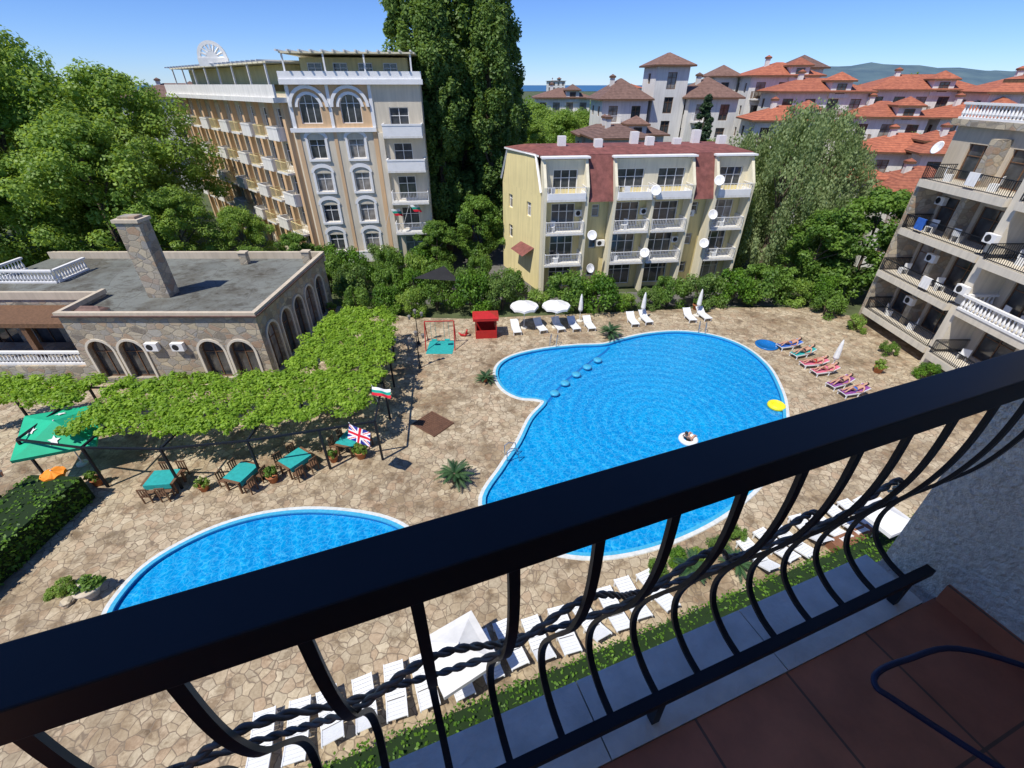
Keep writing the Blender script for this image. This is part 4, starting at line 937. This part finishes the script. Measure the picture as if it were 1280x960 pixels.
M_fb=plain('flag_blue',(.01,.02,.22),.8,.05); M_fw=plain('flag_white',(.75,.75,.75),.8,.03); M_fr=plain('flag_red',(.6,.01,.03),.8,.05); M_fg=plain('flag_green',(.0,.30,.22),.8,.05)
flag(uk,'british union flag hanging at the edge of the pergola',[M_fb,M_fw,M_fr],(-7.8,17.2,3.4),-.15,1.15,.68)
flag(lambda u,v:0 if v>.67 else (1 if v>.33 else 2),'small white green and red striped flag at the pergola edge',[M_fw,M_fg,M_fr],(-7.6,20.6,3.3),.15,1.0,.5,rx=-62)
for i in range(2): flag(lambda u,v:0 if v>.67 else (1 if v>.33 else 2),'white green and red striped flag on the building front',[M_fw,M_fg,M_fr],(-12.4+i*2.0,48.6,6.4+(i%2)*.4),1.2,1.2,.8)
mb=MB(); mb.lathe([(.14,0),(.12,.15),(.05,.3),(.04,1.2),(.06,1.25),(.035,1.35),(.03,2.6)],n=8); mb.tube([(0,0,2.5),(.3,0,2.75),(.5,0,2.5)],.02); mb.tube([(0,0,2.5),(-.3,0,2.75),(-.5,0,2.5)],.02); LP=mb.mesh('post',[M_black],True)
mb=MB(); mb.lathe([(0,-.05),(.08,0),(.13,.25),(.15,.27),(.02,.38)],n=6); LN=mb.mesh('lantern',[M_curtain])
for x,y in [(-6.6,28.0),(-7.3,31.6),(-23.4,14.6)]:
    o=thing('street_lamp','classic black twin lantern lamp post on the terrace','street lamp',(x,y,0),.6,group='black lamp posts on the terrace'); link('post',LP,o)
    for d,z in ((.5,2.25),(-.5,2.25),(0,2.6)): link('lantern',LN,o,(d,0,z))
o=thing('swing_set','red metal swing set with teal seats on a teal mat','swing',(-5.5,31.3,0),rad(3)); mb=MB()
for x in (-1.1,1.1): mb.tube([(x,-.8,0),(x,0,2.1)],.04,6); mb.tube([(x,.8,0),(x,0,2.1)],.04,6)
mb.tube([(-1.1,0,2.1),(1.1,0,2.1)],.04,6); link('frame',mb.mesh('frame',[M_red]),o)
for x in (-.5,.5):
    mb=MB(); mb.box(x-.2,x+.2,-.13,.13,.5,.54); mb.tube([(x-.18,0,.54),(x-.18,0,2.08)],.012,4); mb.tube([(x+.18,0,.54),(x+.18,0,2.08)],.012,4); link('seat',mb.mesh('seat',[M_teal]),o)
o=thing('play_mat','teal rubber mat under the swing','mat',(-5.5,31.2,0)); mb=MB(); mb.box(-1.0,1.0,-1.2,.9,.005,.02); link('mat_surface',mb.mesh('mat_surface',[M_teal]),o)
o=thing('playhouse','small red painted play booth with roof and open front','playhouse',(-2.1,33.1,0),rad(5)); mb=MB()
for x in (-.85,.77):
    for y in (-.6,.52): mb.box(x,x+.08,y,y+.08,0,1.7)
mb.box(-.76,.76,-.6,-.54,.0,.7); mb.box(-.84,-.8,-.5,.5,0,.9); mb.box(.8,.84,-.5,.5,0,.9); mb.box(-.76,.76,.54,.58,0,1.5); link('body',mb.mesh('body',[M_red]),o)
mb=MB(); mb.hip(-.9,.9,-.65,.65,1.78,.35,.12,0); link('roof',mb.mesh('roof',[M_red,M_red]),o)
o=thing('toy_rocker','small red plastic ride-on toy on the terrace','toy',(-3.9,32.9,0)); mb=MB(); mb.tube([(-.4,0,.35),(-.2,0,.12),(.1,0,.1),(.4,0,.3)],[.05,.1,.12,.05],8); mb.tube([(.2,0,.2),(.3,0,.6)],[.09,.06],8); mb.box(.22,.34,-.18,.18,.5,.55); link('body',mb.mesh('body',[M_red],True),o)
o=thing('shade_sail','dark green triangular shade sail in the garden','shade sail',(0,0,0)); mb=MB(); mb.poly([(-8.6,38.2,2.9),(-4.6,38.6,2.5),(-6.2,40.6,3.2)]); link('fabric',mb.mesh('fabric',[M_dark]),o)
for p in ((-8.6,38.2),(-4.6,38.6),(-6.2,40.6)): mb=MB(); mb.tube([(p[0],p[1],0),(p[0],p[1],3.2)],.04,6); link('pole',mb.mesh('pole',[M_black]),o)
o=thing('paddling_pool','small round dark blue footbath basin on the terrace','basin',(19.8,31.3,0)); mb=MB(); mb.lathe([(.8,0),(.85,.12),(.72,.14),(.68,.05),(0,.05)],n=20); link('basin',mb.mesh('basin',[M_mosaic],True),o)
def torus(R_,r_,mat,name):
    mb=MB(); n=28;k=10
    for i in range(n):
        for j in range(k):
            def p(i,j): a=2*math.pi*i/n;b_=2*math.pi*j/k; return ((R_+r_*math.cos(b_))*math.cos(a),(R_+r_*math.cos(b_))*math.sin(a),r_*math.sin(b_))
            mb.poly([p(i,j),p(i+1,j),p(i+1,j+1),p(i,j+1)])
    return mb.mesh(name,[mat],True)
o=thing('swim_ring','yellow inflatable swim ring floating at the pool edge','swim ring',(16.75,23.4,0)); link('tube',torus(.38,.16,M_yellow,'tube'),o,(0,0,.0)); mb=MB(); mb.lathe([(.27,.03),(.17,.05),(0,.06)],n=14); link('seat',mb.mesh('seat',[M_yellow],True),o)
o=thing('swim_ring','white inflatable swim ring carrying a bather','swim ring',(10.1,20.1,0)); link('tube',torus(.40,.15,M_plastic,'tube'),o)

# ------------------------------------------------------------------ people
def person(label,loc,rz,suit,pose='lie',hairm=M_hair,z=0,scale=None):
    o=thing('person',label,'person',loc,rz,scale=scale)
    lift={'lie':0,'float':.0,'prone':0}[pose]; kb=.32 if pose!='prone' else .12; spread=1.0 if pose!='float' else 1.5
    V=[];E=[];Rr=[]
    def a(p,r_,par=None):
        V.append(p);Rr.append(r_)
        if par is not None: E.append((par,len(V)-1))
        return len(V)-1
    back=.26 if pose!='prone' else .02
    fl_=pose=='float'
    ys=lambda y:(y*.55 if fl_ and y>0 else (y*.7 if fl_ else y)); zs_=lambda z,y:(z+y*.55 if fl_ and y>0 else (z+(.06 if y<-.6 else 0) if fl_ else z))
    A=lambda p,r_,par=None: a((p[0],ys(p[1]),zs_(p[2],p[1])-(.1 if fl_ else 0)),r_,par)
    pel=A((0,0,.13),.15); sp=A((0,.2,.14+back*.25),.125,pel); ch=A((0,.42,.14+back*.6),.15,sp); nb=A((0,.55,.14+back*.85),.07,ch); nk=A((0,.62,.15+back*.95),.055,nb); hd=A((0,.72,.17+back*1.05),.095,nk); ht=A((0,.84,.17+back*1.1),.085,hd); A((0,.75,.30+back*1.05),.02,hd)
    for s_ in (-1,1):
        sh=A((s_*.19,.48,.14+back*.7),.065,ch); el=A((s_*.36,.28,.12),.045,sh); wr=A((s_*.30,.04,.10),.03,el); pa=A((s_*.28,-.05,.10),.035,wr)
        for k,(dx,l_) in enumerate(((-.03,.07),(-.01,.085),(.01,.08),(.03,.065))):
            f1=A((s_*.28+dx,-.09,.10),.010,pa); A((s_*.28+dx*1.2,-.09-l_,.085),.008,f1)
        A((s_*.28-s_*.055,-.06,.10),.011,pa)
        hp=A((s_*.10*spread**.5,-.07,.13),.105,pel); kn=A((s_*.13*spread,-.48,.13+kb*(1 if s_>0 or pose=='float' else .3)),.07,hp); an=A((s_*.12*spread,-.88,.09),.042,kn); to=A((s_*.13*spread,-.93,.2 if pose!='prone' else .04),.03,an)
    me=bpy.data.meshes.new('body'); me.from_pydata(V,E,[]); b=link('body',me,o,(0,0,z+lift)); me.materials.append(M_skin)
    sk=b.modifiers.new('s','SKIN'); sk.use_smooth_shade=True
    for i,sv in enumerate(me.skin_vertices[0].data): sv.radius=(Rr[i],Rr[i]*.85); sv.use_root=(i==0)
    ss=b.modifiers.new('u','SUBSURF'); ss.levels=1; ss.render_levels=1
    tp=lambda p:(p[0],ys(p[1]),zs_(p[2],p[1])-(.1 if fl_ else 0))
    mb=MB(); mb.tube([tp((0,.78,.16+back*1.05)),tp((0,.86,.15+back*1.1)),tp((0,.92,.12+back*1.1))],[.112,.105,.05],10); link('hair',mb.mesh('hair',[hairm],True),o,(0,0,z+lift))
    mb=MB(); mb.tube([tp((0,-.12,.13)),tp((0,-.03,.13)),tp((0,.1,.135))],[.175,.185,.155],12); link('swimwear',mb.mesh('swimwear',[suit],True),o,(0,0,z+lift))
    return o
def sun_set(x,y,rz,suit,label,tm,pose='lie'):
    lounger('sun lounger with a towel carrying a sunbather','loungers with sunbathers by the pool',(x,y,0),rz,M_plastic,back=22)
    o=thing('towel','coloured towel spread over a sun lounger','towel',(x,y,0),rz,group='towels on the loungers'); mb=MB(); mb.box(-.3,.3,-.93,.22,.342,.36); mb.box(-.3,.3,0,.66,.02,.04,0,Matrix.Translation((0,.25,.32))@Matrix.Rotation(rad(22),4,'X')); link('cloth',mb.mesh('cloth',[tm]),o)
    person(label,(x,y,0),rz,suit,pose,z=.30)
q=-1.35
sun_set(21.3,30.9,q,M_blue,'sunbather in blue swimwear lying on a lounger',M_blue); sun_set(21.7,29.7,q+.1,M_dark,'sunbather in dark swimwear lying on a lounger',M_teal)
sun_set(21.7,28.2,q-.1,M_red,'sunbather in red swimwear lying on a lounger',M_pink); sun_set(21.9,27.2,q,M_pink,'sunbather in pink swimwear lying on a lounger',M_pink)
sun_set(22.0,25.6,q+.15,M_dark,'sunbather in dark swimwear lying on a lounger',M_purple); sun_set(22.3,24.6,q,M_blue,'sunbather in blue swimwear lying on a lounger',M_purple)
sun_set(16.9,12.9,th+math.pi,M_blue,'sunbather lying on a patterned purple towel',M_purple)
for x,y in [(22.9,23.4)]: lounger('empty white sun lounger beside sunbathers','loungers with sunbathers by the pool',(x,y,0),q,back=22)
person('bather sitting back in a white swim ring in the pool',(10.1,20.1,0),2.2,M_dark,'float',scale=.85)

# ------------------------------------------------------------------ light, sky, camera
W=bpy.data.worlds.new('World'); scene.world=W; W.use_nodes=True; t=W.node_tree
sky=t.nodes.new('ShaderNodeTexSky'); sky.sky_type='NISHITA'; sky.sun_disc=False
EL=rad(59)
sd=Vector((-.71*math.cos(EL),-.70*math.cos(EL),math.sin(EL))).normalized()
sky.sun_elevation=EL; sky.sun_rotation=math.atan2(sd.x,sd.y)%(2*math.pi); sky.air_density=.8; sky.dust_density=0.0; sky.ozone_density=4.0
bg=t.nodes['Background']; hs=t.nodes.new('ShaderNodeHueSaturation'); hs.inputs['Saturation'].default_value=1.05
t.links.new(sky.outputs[0],hs.inputs['Color'])
mx=t.nodes.new('ShaderNodeMix'); mx.data_type='RGBA'; mx.blend_type='MULTIPLY'; mx.inputs['Factor'].default_value=1; mx.inputs['B'].default_value=(.60,.76,1.12,1)
t.links.new(hs.outputs[0],mx.inputs['A']); t.links.new(mx.outputs['Result'],bg.inputs['Color']); bg.inputs['Strength'].default_value=.13
su=bpy.data.lights.new('Sun','SUN'); su.energy=5.0; su.angle=rad(.5); su.color=(1,.955,.87)
so=bpy.data.objects.new('Sun',su); COL.objects.link(so); so.rotation_euler=sd.to_track_quat('Z','Y').to_euler()
cam=bpy.data.cameras.new('Camera'); cam.sensor_width=36; cam.lens=570/1280*36; cam.clip_start=.03; cam.clip_end=20000
co=bpy.data.objects.new('Camera',cam); COL.objects.link(co); co.location=(0,0,17); co.rotation_euler=(rad(90-33.3),0,0); scene.camera=co
scene.view_settings.view_transform='Standard'; scene.view_settings.look='None'; scene.view_settings.exposure=0
